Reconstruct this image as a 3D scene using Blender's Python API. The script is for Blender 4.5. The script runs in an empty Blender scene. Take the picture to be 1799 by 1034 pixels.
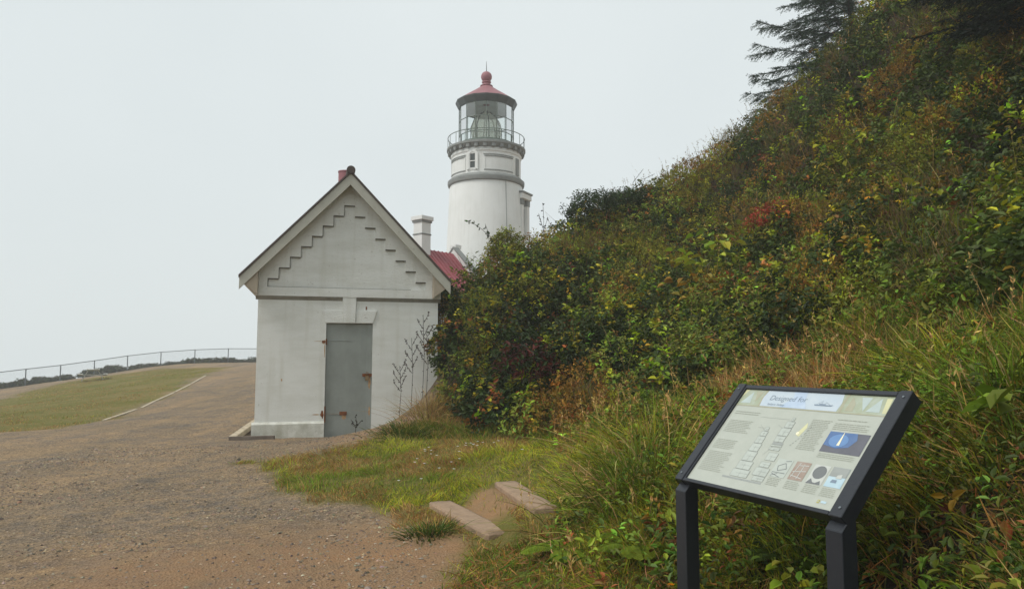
import bpy, bmesh, math, random
import numpy as np
from mathutils import Matrix, Vector

R = math.radians
rng = np.random.default_rng(7)
random.seed(7)
scene = bpy.context.scene
col = scene.collection

# ------------------------------------------------------------------ camera
cam_data = bpy.data.cameras.new('camera')
cam_data.sensor_width = 36.0
cam_data.lens = 36.0 * 1270.0 / 1799.0
cam_data.clip_start = 0.05
cam_data.clip_end = 3000.0
cam = bpy.data.objects.new('camera', cam_data)
cam.location = (0, 0, 1.6)
cam.rotation_euler = (R(90) + math.atan(115 / 1270.0), 0, 0)
col.objects.link(cam)
scene.camera = cam

# ------------------------------------------------------------------ sky and sun (fog-bound overcast)
SUN_EL, SUN_AZ = R(52), R(-118)          # azimuth measured from +Y towards +X
world = bpy.data.worlds.new('World')
scene.world = world
world.use_nodes = True
wn, wl = world.node_tree.nodes, world.node_tree.links
wn.clear()
w_out = wn.new('ShaderNodeOutputWorld')
w_sky = wn.new('ShaderNodeTexSky')
w_sky.sky_type = 'NISHITA'
w_sky.sun_disc = False
w_sky.sun_elevation = SUN_EL
w_sky.sun_rotation = SUN_AZ
w_sky.dust_density = 4.0
w_b1 = wn.new('ShaderNodeBackground')
w_b1.inputs['Strength'].default_value = 0.06
wl.new(w_sky.outputs[0], w_b1.inputs[0])
w_tc = wn.new('ShaderNodeTexCoord')
w_nz = wn.new('ShaderNodeTexNoise')
w_nz.inputs['Scale'].default_value = 1.6
w_nz.inputs['Detail'].default_value = 3.0
wl.new(w_tc.outputs['Generated'], w_nz.inputs['Vector'])
w_ramp = wn.new('ShaderNodeValToRGB')
w_ramp.color_ramp.elements[0].position = 0.3
w_ramp.color_ramp.elements[0].color = (0.70, 0.765, 0.775, 1)
w_ramp.color_ramp.elements[1].position = 0.7
w_ramp.color_ramp.elements[1].color = (0.785, 0.845, 0.85, 1)
wl.new(w_nz.outputs[0], w_ramp.inputs[0])
w_b2 = wn.new('ShaderNodeBackground')
w_b2.inputs['Strength'].default_value = 0.815
wl.new(w_ramp.outputs[0], w_b2.inputs[0])
w_mix = wn.new('ShaderNodeMixShader')
w_mix.inputs[0].default_value = 0.9      # cloud cover over the clear sky
wl.new(w_b1.outputs[0], w_mix.inputs[1])
wl.new(w_b2.outputs[0], w_mix.inputs[2])
wl.new(w_mix.outputs[0], w_out.inputs['Surface'])

sun_data = bpy.data.lights.new('sun', 'SUN')
sun_data.energy = 1.5
sun_data.angle = R(25)
sun_data.color = (1.0, 0.96, 0.90)
sun = bpy.data.objects.new('sun', sun_data)
sd = Vector((math.sin(SUN_AZ) * math.cos(SUN_EL), math.cos(SUN_AZ) * math.cos(SUN_EL), math.sin(SUN_EL)))
sun.rotation_euler = sd.to_track_quat('Z', 'Y').to_euler()
sun.location = (-20, 10, 40)
col.objects.link(sun)

vs = scene.view_settings
vs.view_transform = 'Standard'
vs.look = 'None'
vs.exposure = 0.42
vs.gamma = 1.0
vs.use_curve_mapping = False
cy_ = scene.cycles
cy_.use_denoising = True
try:
    cy_.denoiser = 'OPENIMAGEDENOISE'
    cy_.denoising_input_passes = 'RGB_ALBEDO_NORMAL'
except Exception:
    pass
cy_.max_bounces = 8
cy_.diffuse_bounces = 3
cy_.glossy_bounces = 3
cy_.transmission_bounces = 4
cy_.transparent_max_bounces = 12
cy_.volume_bounces = 1
cy_.use_adaptive_sampling = False

# ------------------------------------------------------------------ numeric helpers
def hash2(ix, iy, seed=0):
    n = (ix.astype(np.int64) * 374761393 + iy.astype(np.int64) * 668265263 + seed * 974711) & 0x7fffffff
    n = ((n ^ (n >> 13)) * 1274126177) & 0x7fffffff
    n = (n ^ (n >> 16)) & 0xffff
    return n / 65535.0

def vnoise(x, y, seed=0):
    x = np.asarray(x, float); y = np.asarray(y, float)
    ix = np.floor(x); iy = np.floor(y)
    fx = x - ix; fy = y - iy
    fx = fx * fx * (3 - 2 * fx); fy = fy * fy * (3 - 2 * fy)
    a = hash2(ix, iy, seed); b = hash2(ix + 1, iy, seed)
    c = hash2(ix, iy + 1, seed); d = hash2(ix + 1, iy + 1, seed)
    return (a * (1 - fx) + b * fx) * (1 - fy) + (c * (1 - fx) + d * fx) * fy

def fbm(x, y, scale=1.0, octv=4, seed=0):
    s = 0.0; a = 0.5; t = 0.0
    for o in range(octv):
        s = s + a * vnoise(np.asarray(x) * scale, np.asarray(y) * scale, seed + o * 17)
        t += a; a *= 0.5; scale *= 2.03
    return s / t

def smooth(e0, e1, x):
    t = np.clip((np.asarray(x, float) - e0) / (e1 - e0), 0, 1)
    return t * t * (3 - 2 * t)

def in_poly(x, y, poly):
    x = np.asarray(x); y = np.asarray(y)
    ins = np.zeros(x.shape, bool)
    n = len(poly)
    for i in range(n):
        x0, y0 = poly[i]; x1, y1 = poly[(i + 1) % n]
        if y0 == y1:
            continue
        c = ((y0 > y) != (y1 > y)) & (x < (x1 - x0) * (y - y0) / (y1 - y0) + x0)
        ins ^= c
    return ins

def poly_dist(x, y, poly):
    """signed distance, positive inside"""
    x = np.asarray(x, float); y = np.asarray(y, float)
    d = np.full(x.shape, 1e9)
    n = len(poly)
    for i in range(n):
        x0, y0 = poly[i]; x1, y1 = poly[(i + 1) % n]
        dx, dy = x1 - x0, y1 - y0
        t = np.clip(((x - x0) * dx + (y - y0) * dy) / (dx * dx + dy * dy + 1e-12), 0, 1)
        d = np.minimum(d, np.hypot(x - x0 - t * dx, y - y0 - t * dy))
    return np.where(in_poly(x, y, poly), d, -d)

# ------------------------------------------------------------------ terrain: surveyed spot heights -> thin plate surface
SPOT = [(-3.17, 5.2, 0.01), (-1.55, 5.1, 0.04), (-0.53, 5.0, 0.07), (-5.39, 7.79, 0.0), (-3.59, 7.79, 0.0), (-2.0, 7.64, 0.03), (-4.84, 13.75, 0.15), (-3.92, 13.3, 0.2), (-3.1, 12.9, 0.27), (-2.44, 12.6, 0.43), (-1.93, 12.4, 0.58), (-3.85, 10.6, 0.1), (-2.25, 9.7, 0.12), (-1.32, 8.59, 0.16), (-11.54, 16.5, 0.0), (-10.29, 18.5, 0.09), (-11.22, 22.0, 0.15), (-12.33, 27.0, 0.44), (-15.06, 36.0, 0.9), (-17.28, 48.0, 1.23), (-19.81, 55.0, 1.39), (-26.17, 54.0, 1.18), (-28.39, 50.0, 0.47), (-30.01, 47.0, 0.14), (-31.38, 45.0, -0.22), (-24.16, 42.0, 0.42), (-23.04, 36.0, -0.02), (-18.93, 27.0, -0.24), (-16.96, 29.0, 0.07), (-19.31, 38.0, 0.62), (-0.57, 6.25, 0.13), (-0.45, 6.92, 0.1), (0.06, 7.58, 0.26), (-0.18, 7.99, 0.2), (0.57, 7.3, 0.65), (0.32, 8.3, 0.52), (-0.79, 10.2, 0.36), (0.0, 9.6, 0.43), (-0.21, 5.6, 0.09), (0.23, 5.9, 0.17), (0.65, 5.6, 0.45), (0.7, 4.6, 0.31), (-1.17, 12.6, 0.59), (-0.35, 11.3, 0.48), (0.75, 9.6, 0.55), (1.23, 7.2, 0.68), (0.01, 13.2, 1.53), (-1.15, 14.6, 2.03), (0.97, 12.3, 1.51), (2.16, 13.6, 2.4), (3.78, 15.8, 3.86), (5.59, 17.4, 5.54), (3.61, 11.4, 2.44), (2.39, 7.6, 1.3), (1.62, 6.9, 0.98), (3.8, 8.0, 2.13), (5.79, 12.0, 4.39), (7.07, 14.5, 6.85), (3.93, 6.2, 1.95), (5.53, 8.6, 3.48), (7.31, 11.2, 6.04), (3.04, 4.3, 1.46), (5.2, 7.2, 3.11), (7.83, 10.6, 6.68), (2.64, 5.6, 1.32), (2.16, 3.7, 1.03), (2.02, 2.9, 1.02), (1.5, 2.45, 0.71), (-0.53, 17.0, 3.77), (0.42, 17.2, 4.13), (1.26, 17.5, 4.54), (2.6, 18.0, 5.22), (3.89, 18.6, 5.86), (4.84, 18.8, 6.37), (6.07, 18.8, 7.28), (6.63, 18.6, 7.58), (7.26, 18.2, 8.30), (7.79, 17.3, 8.85), (8.13, 16.5, 9.0), (8.99, 15.5, 10.1), (1.15, 3.55, 0.22), (1.5, 2.8, 0.28), (0.75, 3.3, 0.12), (0.3, 4.2, 0.08), (0.2, 3.0, 0.02), (0.0, 0.0, 0.0), (-3.0, 2.0, 0.0), (-8.0, 3.0, 0.0), (-14.0, 6.0, -0.1), (-20.0, 14.0, -0.3), (2.0, 0.5, 0.45), (3.0, 1.0, 1.1), (4.0, -2.0, 1.6), (0.0, -5.0, 0.0), (-8.0, -6.0, 0.0), (5.0, 4.0, 2.6), (8.0, 5.0, 5.2), (8.0, 0.0, 4.8), (12.0, 10.0, 8.8), (12.0, 16.0, 11.0), (9.0, 20.0, 9.2), (6.0, 24.0, 6.0), (3.0, 24.0, 3.2), (0.0, 24.0, 1.9), (-2.5, 20.0, 1.1), (-5.0, 19.0, 0.6), (-6.0, 30.0, 0.9), (-1.0, 32.0, 1.3), (-1.5, 42.0, 1.5), (4.0, 34.0, 2.6), (10.0, 30.0, 8.0), (16.0, 24.0, 12.5), (18.0, 12.0, 13.0), (15.0, 2.0, 10.0), (14.0, -6.0, 9.0), (-1.6, 14.8, 0.95), (-8.5, 15.0, 0.12), (-7.0, 22.0, 0.4), (10.0, 45.0, 5.0), (-5.0, 55.0, 1.4), (5.0, 58.0, 1.5), (-12.0, 14.0, 0.02), (-30.0, 36.0, -0.7), (-30.0, 20.0, -1.0), (-40.0, 44.0, -1.5)]
SP = np.array(SPOT)
def _U(r2):
    return np.where(r2 > 1e-9, r2 * np.log(r2 + 1e-12), 0.0)
_n = len(SP)
_K = _U(((SP[:, None, :2] - SP[None, :, :2]) ** 2).sum(-1)) + 0.3 * np.eye(_n)
_Q = np.c_[np.ones(_n), SP[:, :2]]
_W = np.linalg.solve(np.block([[_K, _Q], [_Q.T, np.zeros((3, 3))]]), np.r_[SP[:, 2], 0, 0, 0])

# line of the fence along the cliff edge (plan)
FENCE = [(-17.6, 57.5), (-19.9, 57.3), (-22.3, 57.0), (-24.7, 56.5), (-27.0, 55.8), (-28.6, 54.0), (-29.9, 52.0), (-31.0, 49.9), (-31.9, 47.7), (-32.6, 45.4), (-33.2, 43.1)]
HEADLAND = [(-33.9, 40), (-36, 25), (-36, -30), (60, -30), (60, 66), (0, 66), (-12, 58.6)] + [(x - 0.3, y + 0.9) for x, y in FENCE]

STEPS = [((-0.74, 7.56), (-0.10, 6.20), 0.165), ((-0.07, 7.80), (0.29, 6.45), 0.325)]
def ground_z(x, y):
    x = np.asarray(x, float); y = np.asarray(y, float)
    cx_ = np.clip(x, -36, 20); cy2 = np.clip(y, -8, 60)
    z = _W[_n] + _W[_n + 1] * cx_ + _W[_n + 2] * cy2
    for i in range(_n):
        z = z + _W[i] * _U((cx_ - SP[i, 0]) ** 2 + (cy2 - SP[i, 1]) ** 2)
    z = z + np.clip(x - 20, 0, 60) * 0.35
    d = poly_dist(x, y, HEADLAND)
    z = z - np.where(d < 0, -d * 0.75 + 0.0, 0.0)
    z = z + (fbm(x, y, 1.3, 4, 3) - 0.5) * 0.07 + (fbm(x, y, 0.11, 2, 31) - 0.5) * 0.12
    for (ax0, ay0), (ax1, ay1), zt in STEPS:                       # treads cut into the bank
        t_ = np.clip(((x - ax0) * (ax1 - ax0) + (y - ay0) * (ay1 - ay0)) / ((ax1 - ax0) ** 2 + (ay1 - ay0) ** 2), 0, 1)
        dd_ = np.hypot(x - ax0 - t_ * (ax1 - ax0), y - ay0 - t_ * (ay1 - ay0))
        w_ = smooth(0.55, 0.20, dd_)
        z = z * (1 - w_) + (zt - 0.055) * w_
    return np.maximum(z, -36.0)

LAWN_R = [(-0.30, 3.6), (-0.38, 5.0), (-0.42, 5.58), (-0.67, 6.26), (-1.23, 7.28), (-2.13, 8.14), (-3.3, 9.6), (-3.95, 10.7), (-3.3, 11.05), (-2.31, 11.4), (-1.9, 12.2), (-1.55, 12.6), (-1.0, 14.4), (2.5, 14.4), (2.5, 8), (3, 3), (1.5, 1.5), (0.2, 2.2)]
LAWN_L = [(-14, 15.6), (-11.54, 16.5), (-10.52, 16.92), (-10.3, 18.52), (-11.22, 22.0), (-11.84, 24.3), (-12.34, 27.0), (-13.8, 31.5), (-15.1, 36.0), (-18.1, 46.2), (-24.2, 50.3), (-26.2, 47.0), (-26.2, 41.6), (-25.6, 38.0), (-22.6, 30.4), (-20, 22)]
THICKET = [(-1.28, 13.6), (-0.92, 12.5), (-0.25, 11.45), (0.75, 9.75), (1.4, 9.1), (2.3, 8.4), (2.9, 8.7), (3.5, 8.2), (3.9, 7.0), (4.0, 5.5), (4.6, 3.5), (6.5, 2.2), (15, 2.2), (16, 24), (6, 25), (-2.2, 21.5), (-1.9, 17.8), (-1.2, 15.6)]
HILL = [(-1.6, 13.4), (-1.2, 12.3), (-0.4, 11.2), (0.5, 9.9), (0.75, 8.2), (0.55, 6.6), (0.45, 5.2), (0.7, 4.2), (0.9, 2.0), (2, -8), (20, -8), (20, 26), (4, 30), (-3, 22), (-2.2, 17)]

# ------------------------------------------------------------------ object helpers
def tag(o, label=None, cat=None, group=None, kind=None):
    if label: o['label'] = label
    if cat: o['category'] = cat
    if group: o['group'] = group
    if kind: o['kind'] = kind
    return o

def link(name, me, mat=None, parent=None):
    o = bpy.data.objects.new(name, me)
    col.objects.link(o)
    if mat is not None:
        me.materials.append(mat)
    if parent is not None:
        o.parent = parent
    return o

def empty(name, loc, rz=0.0):
    o = bpy.data.objects.new(name, None)
    o.empty_display_size = 0.2
    o.location = loc
    o.rotation_euler = (0, 0, rz)
    col.objects.link(o)
    return o

def array_mesh(name, V, polys, colors=None, smooth_shade=False):
    """V (n,3); polys: list of int arrays (m,k)"""
    me = bpy.data.meshes.new(name)
    V = np.asarray(V, np.float32)
    me.vertices.add(len(V))
    me.vertices.foreach_set('co', V.ravel())
    loops = np.concatenate([p.ravel() for p in polys]).astype(np.int32)
    tot = np.concatenate([np.full(len(p), p.shape[1], np.int32) for p in polys])
    start = np.concatenate([[0], np.cumsum(tot)[:-1]]).astype(np.int32)
    me.loops.add(len(loops))
    me.loops.foreach_set('vertex_index', loops)
    me.polygons.add(len(tot))
    me.polygons.foreach_set('loop_start', start)
    me.polygons.foreach_set('loop_total', tot)
    me.polygons.foreach_set('use_smooth', np.full(len(tot), smooth_shade))
    if colors is not None:
        a = me.color_attributes.new('col', 'FLOAT_COLOR', 'POINT')
        c = np.ones((len(V), 4), np.float32)
        c[:, :3] = colors
        a.data.foreach_set('color', c.ravel())
    me.update(calc_edges=True)
    return me

class MB:
    """collects simple solids and builds them as one mesh"""
    def __init__(s):
        s.v = []; s.f = []
    def add(s, vs_, fs):
        o = len(s.v)
        s.v += [tuple(v) for v in vs_]
        s.f += [tuple(i + o for i in f) for f in fs]
        return s
    def box(s, x0, x1, y0, y1, z0, z1):
        return s.add([(x0, y0, z0), (x1, y0, z0), (x1, y1, z0), (x0, y1, z0), (x0, y0, z1), (x1, y0, z1), (x1, y1, z1), (x0, y1, z1)],
                     [(0, 3, 2, 1), (4, 5, 6, 7), (0, 1, 5, 4), (1, 2, 6, 5), (2, 3, 7, 6), (3, 0, 4, 7)])
    def prism_y(s, poly, y0, y1):
        """polygon in (x,z), counter-clockwise seen from -y, extruded along y"""
        n = len(poly)
        vs_ = [(x, y0, z) for x, z in poly] + [(x, y1, z) for x, z in poly]
        fs = [tuple(range(n)), tuple(range(2 * n - 1, n - 1, -1))]
        for i in range(n):
            j = (i + 1) % n
            fs.append((i, i + n, j + n, j))
        return s.add(vs_, fs)
    def bar(s, a, b, w, h=None, n=4, roll=0.0, w2=None):
        """bar from a to b; n=4 rectangular w x h, else round of diameter w"""
        a = Vector(a); b = Vector(b); d = (b - a).normalized()
        up = Vector((0, 0, 1)) if abs(d.z) < 0.99 else Vector((0, 1, 0))
        e1 = d.cross(up).normalized(); e2 = e1.cross(d).normalized()
        if roll:
            q = Matrix.Rotation(roll, 3, d); e1 = q @ e1; e2 = q @ e2
        h = w if h is None else h
        k = 1.0 if w2 is None else w2 / w
        vs_ = []
        for p, sc in ((a, 1.0), (b, k)):
            for i in range(n):
                if n == 4:
                    u, t = ((-1, -1), (1, -1), (1, 1), (-1, 1))[i]
                    vs_.append(p + e1 * (u * w * sc / 2) + e2 * (t * h * sc / 2))
                else:
                    an = 2 * math.pi * i / n
                    vs_.append(p + e1 * (math.cos(an) * w * sc / 2) + e2 * (math.sin(an) * h * sc / 2))
        fs = [tuple(range(n - 1, -1, -1)), tuple(range(n, 2 * n))]
        for i in range(n):
            j = (i + 1) % n
            fs.append((i, j, j + n, i + n))
        return s.add(vs_, fs)
    def lathe(s, prof, n=48, cx=0, cy=0, a0=0.0, caps=True):
        base = len(s.v)
        for r, z in prof:
            for i in range(n):
                an = a0 + 2 * math.pi * i / n
                s.v.append((cx + r * math.cos(an), cy + r * math.sin(an), z))
        m = len(prof)
        for k in range(m - 1):
            for i in range(n):
                j = (i + 1) % n
                s.f.append((base + k * n + i, base + k * n + j, base + (k + 1) * n + j, base + (k + 1) * n + i))
        if caps:
            s.f.append(tuple(base + i for i in range(n - 1, -1, -1)))
            s.f.append(tuple(base + (m - 1) * n + i for i in range(n)))
        return s
    def mesh(s, name, bevel=0.0, smooth_shade=False, seg=1):
        me = bpy.data.meshes.new(name)
        me.from_pydata([tuple(v) for v in s.v], [], s.f)
        if bevel or True:
            bm = bmesh.new(); bm.from_mesh(me)
            if bevel:
                bmesh.ops.bevel(bm, geom=[e for e in bm.edges if e.is_manifold and e.calc_face_angle(0) > 0.5], offset=bevel, segments=seg, affect='EDGES', clamp_overlap=True)
            bmesh.ops.recalc_face_normals(bm, faces=bm.faces)
            bm.to_mesh(me); bm.free()
        if smooth_shade:
            me.polygons.foreach_set('use_smooth', [True] * len(me.polygons))
            try:
                me.set_sharp_from_angle(angle=R(35))
            except Exception:
                pass
        me.update()
        return me
    def build(s, name, mat, parent=None, bevel=0.0, smooth_shade=False, seg=1):
        return link(name, s.mesh(name, bevel, smooth_shade, seg), mat, parent)

def copy_tree(o, parent=None):
    c = o.copy(); col.objects.link(c); c.parent = parent
    for ch in list(o.children):
        copy_tree(ch, c)
    return c

# ------------------------------------------------------------------ materials
def nodes_of(name):
    m = bpy.data.materials.new(name)
    m.use_nodes = True
    nt = m.node_tree
    return m, nt.nodes, nt.links, nt.nodes['Principled BSDF']

def paint(name, c, rough=0.6, c2=None, scale=4.0, amt=0.5, bump=0.0, bscale=40.0, spec=0.35, metal=0.0, streak=None, stretch=(1, 1, 1), grime=None):
    """base colour with a second tone mixed in by noise; optional vertical streaks; fine bump"""
    m, N, L, P = nodes_of(name)
    P.inputs['Roughness'].default_value = rough
    P.inputs['Specular IOR Level'].default_value = spec
    P.inputs['Metallic'].default_value = metal
    tc = N.new('ShaderNodeTexCoord')
    mp = N.new('ShaderNodeMapping'); mp.inputs['Scale'].default_value = stretch
    L.new(tc.outputs['Object'], mp.inputs['Vector'])
    nz = N.new('ShaderNodeTexNoise'); nz.inputs['Scale'].default_value = scale; nz.inputs['Detail'].default_value = 8; nz.inputs['Roughness'].default_value = 0.65
    L.new(mp.outputs[0], nz.inputs['Vector'])
    rp = N.new('ShaderNodeValToRGB'); rp.color_ramp.elements[0].position = 0.42; rp.color_ramp.elements[1].position = 0.68
    L.new(nz.outputs[0], rp.inputs[0])
    mx = N.new('ShaderNodeMix'); mx.data_type = 'RGBA'
    mx.inputs['A'].default_value = (*c, 1)
    c2 = c2 or tuple(x * 0.75 for x in c)
    mx.inputs['B'].default_value = (*c2, 1)
    ml = N.new('ShaderNodeMath'); ml.operation = 'MULTIPLY'; ml.inputs[1].default_value = amt
    L.new(rp.outputs[0], ml.inputs[0]); L.new(ml.outputs[0], mx.inputs['Factor'])
    last = mx.outputs['Result']
    if streak:
        mp2 = N.new('ShaderNodeMapping'); mp2.inputs['Scale'].default_value = (7, 7, 0.5)
        L.new(tc.outputs['Object'], mp2.inputs['Vector'])
        n2 = N.new('ShaderNodeTexNoise'); n2.inputs['Scale'].default_value = 1.0; n2.inputs['Detail'].default_value = 6
        L.new(mp2.outputs[0], n2.inputs['Vector'])
        r2 = N.new('ShaderNodeValToRGB'); r2.color_ramp.elements[0].position = 0.52; r2.color_ramp.elements[1].position = 0.75
        L.new(n2.outputs[0], r2.inputs[0])
        m2 = N.new('ShaderNodeMix'); m2.data_type = 'RGBA'; m2.inputs['B'].default_value = (*streak, 1)
        ml2 = N.new('ShaderNodeMath'); ml2.operation = 'MULTIPLY'; ml2.inputs[1].default_value = 0.45
        L.new(r2.outputs[0], ml2.inputs[0]); L.new(ml2.outputs[0], m2.inputs['Factor'])
        L.new(last, m2.inputs['A']); last = m2.outputs['Result']
    if grime:
        n3 = N.new('ShaderNodeTexNoise'); n3.inputs['Scale'].default_value = 22.0; n3.inputs['Detail'].default_value = 5
        L.new(tc.outputs['Object'], n3.inputs['Vector'])
        r3 = N.new('ShaderNodeValToRGB'); r3.color_ramp.elements[0].position = 0.66; r3.color_ramp.elements[1].position = 0.74
        L.new(n3.outputs[0], r3.inputs[0])
        m3 = N.new('ShaderNodeMix'); m3.data_type = 'RGBA'; m3.inputs['B'].default_value = (*grime, 1)
        ml3 = N.new('ShaderNodeMath'); ml3.operation = 'MULTIPLY'; ml3.inputs[1].default_value = 0.6
        L.new(r3.outputs[0], ml3.inputs[0]); L.new(ml3.outputs[0], m3.inputs['Factor'])
        L.new(last, m3.inputs['A']); last = m3.outputs['Result']
    L.new(last, P.inputs['Base Color'])
    if bump:
        nb = N.new('ShaderNodeTexNoise'); nb.inputs['Scale'].default_value = bscale; nb.inputs['Detail'].default_value = 6
        L.new(mp.outputs[0], nb.inputs['Vector'])
        bp = N.new('ShaderNodeBump'); bp.inputs['Strength'].default_value = bump; bp.inputs['Distance'].default_value = 0.02
        L.new(nb.outputs[0], bp.inputs['Height']); L.new(bp.outputs[0], P.inputs['Normal'])
    return m

def foliage(name, rough=0.5, spec=0.3, trans=0.25):
    m, N, L, P = nodes_of(name)
    at = N.new('ShaderNodeAttribute'); at.attribute_name = 'col'
    P.inputs['Roughness'].default_value = rough
    P.inputs['Specular IOR Level'].default_value = spec
    L.new(at.outputs['Color'], P.inputs['Base Color'])
    tr = N.new('ShaderNodeBsdfTranslucent')
    L.new(at.outputs['Color'], tr.inputs['Color'])
    mx = N.new('ShaderNodeMixShader'); mx.inputs[0].default_value = trans
    L.new(P.outputs[0], mx.inputs[1]); L.new(tr.outputs[0], mx.inputs[2])
    L.new(mx.outputs[0], N['Material Output'].inputs['Surface'])
    return m

M = {}
M['white_wall'] = paint('whitewashed_masonry', (0.80, 0.81, 0.775), 0.75, (0.68, 0.685, 0.63), 1.3, 0.8, 0.6, 32, streak=(0.60, 0.59, 0.51), grime=(0.42, 0.40, 0.34), stretch=(0.8, 0.8, 3.0))
M['plinth'] = paint('stained_plinth', (0.70, 0.70, 0.64), 0.8, (0.42, 0.42, 0.34), 3.5, 0.8, 0.5, 45, streak=(0.45, 0.43, 0.34), grime=(0.22, 0.21, 0.16))
M['tower_wall'] = paint('tower_whitewash', (0.74, 0.75, 0.73), 0.75, (0.64, 0.65, 0.62), 0.7, 0.7, 0.15, 20, streak=(0.60, 0.60, 0.56))
M['trim_grey'] = paint('weathered_grey_trim', (0.30, 0.295, 0.26), 0.8, (0.20, 0.19, 0.16), 5, 0.8, 0.3, 60, grime=(0.12, 0.11, 0.09))
M['strip_dark'] = paint('dark_strip', (0.09, 0.085, 0.07), 0.9, (0.16, 0.15, 0.12), 12, 0.8)  # dark tone of the thin strips under the gable steps
M['tower_trim'] = paint('tower_grey_trim', (0.24, 0.25, 0.24), 0.7, (0.17, 0.18, 0.17), 3, 0.7)
M['fascia'] = paint('cream_board_paint', (0.50, 0.49, 0.425), 0.65, (0.40, 0.39, 0.33), 3, 0.7, 0.15, 50, grime=(0.28, 0.25, 0.2))
M['soffit'] = paint('soffit_board', (0.42, 0.36, 0.28), 0.8, (0.33, 0.28, 0.22), 3, 0.7)
M['roof_dark'] = paint('old_roof_sheet', (0.10, 0.075, 0.065), 0.7, (0.06, 0.055, 0.05), 5, 0.8, 0.2, 40)
M['red_metal'] = paint('red_roof_paint', (0.31, 0.065, 0.08), 0.5, (0.25, 0.05, 0.06), 2, 0.6)
M['red_dull'] = paint('dull_red_paint', (0.30, 0.125, 0.14), 0.6, (0.25, 0.10, 0.11), 2, 0.6)
M['door_grey'] = paint('grey_steel_door', (0.285, 0.31, 0.29), 0.5, (0.225, 0.245, 0.225), 2.5, 0.8, 0.08, 30, spec=0.4, streak=(0.34, 0.365, 0.345))
M['rust'] = paint('rust', (0.24, 0.085, 0.03), 0.85, (0.10, 0.035, 0.018), 18, 0.9, 0.5, 80)
M['rust_stain'] = paint('rust_stained_paint', (0.52, 0.36, 0.21), 0.8, (0.36, 0.17, 0.07), 20, 0.9)
M['brass'] = paint('old_brass_lock', (0.30, 0.22, 0.13), 0.4, (0.18, 0.12, 0.07), 10, 0.8, metal=0.7)
M['dark_metal'] = paint('dark_lantern_iron', (0.05, 0.058, 0.056), 0.5, (0.075, 0.085, 0.08), 3, 0.6)
M['green_metal'] = paint('green_lantern_iron', (0.14, 0.175, 0.15), 0.5, (0.10, 0.13, 0.11), 3, 0.6)
M['ceiling'] = paint('lantern_ceiling', (0.42, 0.46, 0.43), 0.6)
M['sign_metal'] = paint('sign_frame_powder_coat', (0.018, 0.021, 0.028), 0.36, (0.028, 0.031, 0.038), 40, 0.5, 0.08, 200, spec=0.5)
M['timber'] = paint('weathered_timber', (0.36, 0.25, 0.165), 0.85, (0.24, 0.165, 0.11), 9, 0.8, 0.5, 60, stretch=(1, 1, 1), grime=(0.15, 0.1, 0.07))
M['board_pale'] = paint('pale_edging_board', (0.52, 0.44, 0.32), 0.85, (0.28, 0.22, 0.15), 6, 0.8, 0.3, 60)
M['board_dark'] = paint('dark_edging_board', (0.16, 0.13, 0.105), 0.85, (0.10, 0.08, 0.065), 6, 0.8, 0.3, 60)
M['galv'] = paint('galvanised_steel', (0.15, 0.175, 0.19), 0.5, (0.11, 0.13, 0.145), 6, 0.6, spec=0.5)
M['table_wood'] = paint('grey_table_wood', (0.52, 0.51, 0.47), 0.8, (0.26, 0.25, 0.22), 6, 0.7)
M['bark'] = paint('bark', (0.085, 0.07, 0.058), 0.9, (0.05, 0.04, 0.035), 14, 0.9, 0.6, 50)
M['window_dark'] = paint('dark_window_room', (0.06, 0.07, 0.07), 0.3)
M['leaf'] = foliage('glossy_leaf', 0.48, 0.20, 0.22)
M['leaf_soft'] = foliage('soft_leaf', 0.65, 0.1, 0.3)
M['grass'] = foliage('grass_blade', 0.6, 0.12, 0.3)
M['needle'] = foliage('conifer_needle', 0.65, 0.15, 0.1)
M['stone'] = foliage('gravel_stone', 0.85, 0.2, 0.0)

def glass_mat(name, tint, refl=0.12):
    m, N, L, P = nodes_of(name)
    N.remove(P)
    tr = N.new('ShaderNodeBsdfTransparent'); tr.inputs[0].default_value = (*tint, 1)
    gl = N.new('ShaderNodeBsdfGlossy'); gl.inputs['Roughness'].default_value = 0.05
    fr = N.new('ShaderNodeFresnel'); fr.inputs[0].default_value = 1.5
    mx = N.new('ShaderNodeMixShader')
    L.new(fr.outputs[0], mx.inputs[0]); L.new(tr.outputs[0], mx.inputs[1]); L.new(gl.outputs[0], mx.inputs[2])
    L.new(mx.outputs[0], N['Material Output'].inputs['Surface'])
    return m
M['pane'] = glass_mat('lantern_glass', (0.92, 0.95, 0.94))
def lens_mat():
    m, N, L, P = nodes_of('prism_glass')
    N.remove(P)
    tr = N.new('ShaderNodeBsdfTransparent'); tr.inputs[0].default_value = (0.86, 0.88, 0.82, 1)
    pr = N.new('ShaderNodeBsdfPrincipled'); pr.inputs['Base Color'].default_value = (0.76, 0.75, 0.68, 1); pr.inputs['Roughness'].default_value = 0.18
    mx = N.new('ShaderNodeMixShader'); mx.inputs[0].default_value = 0.42
    L.new(tr.outputs[0], mx.inputs[1]); L.new(pr.outputs[0], mx.inputs[2])
    L.new(mx.outputs[0], N['Material Output'].inputs['Surface'])
    return m
M['lens'] = lens_mat()

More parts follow.
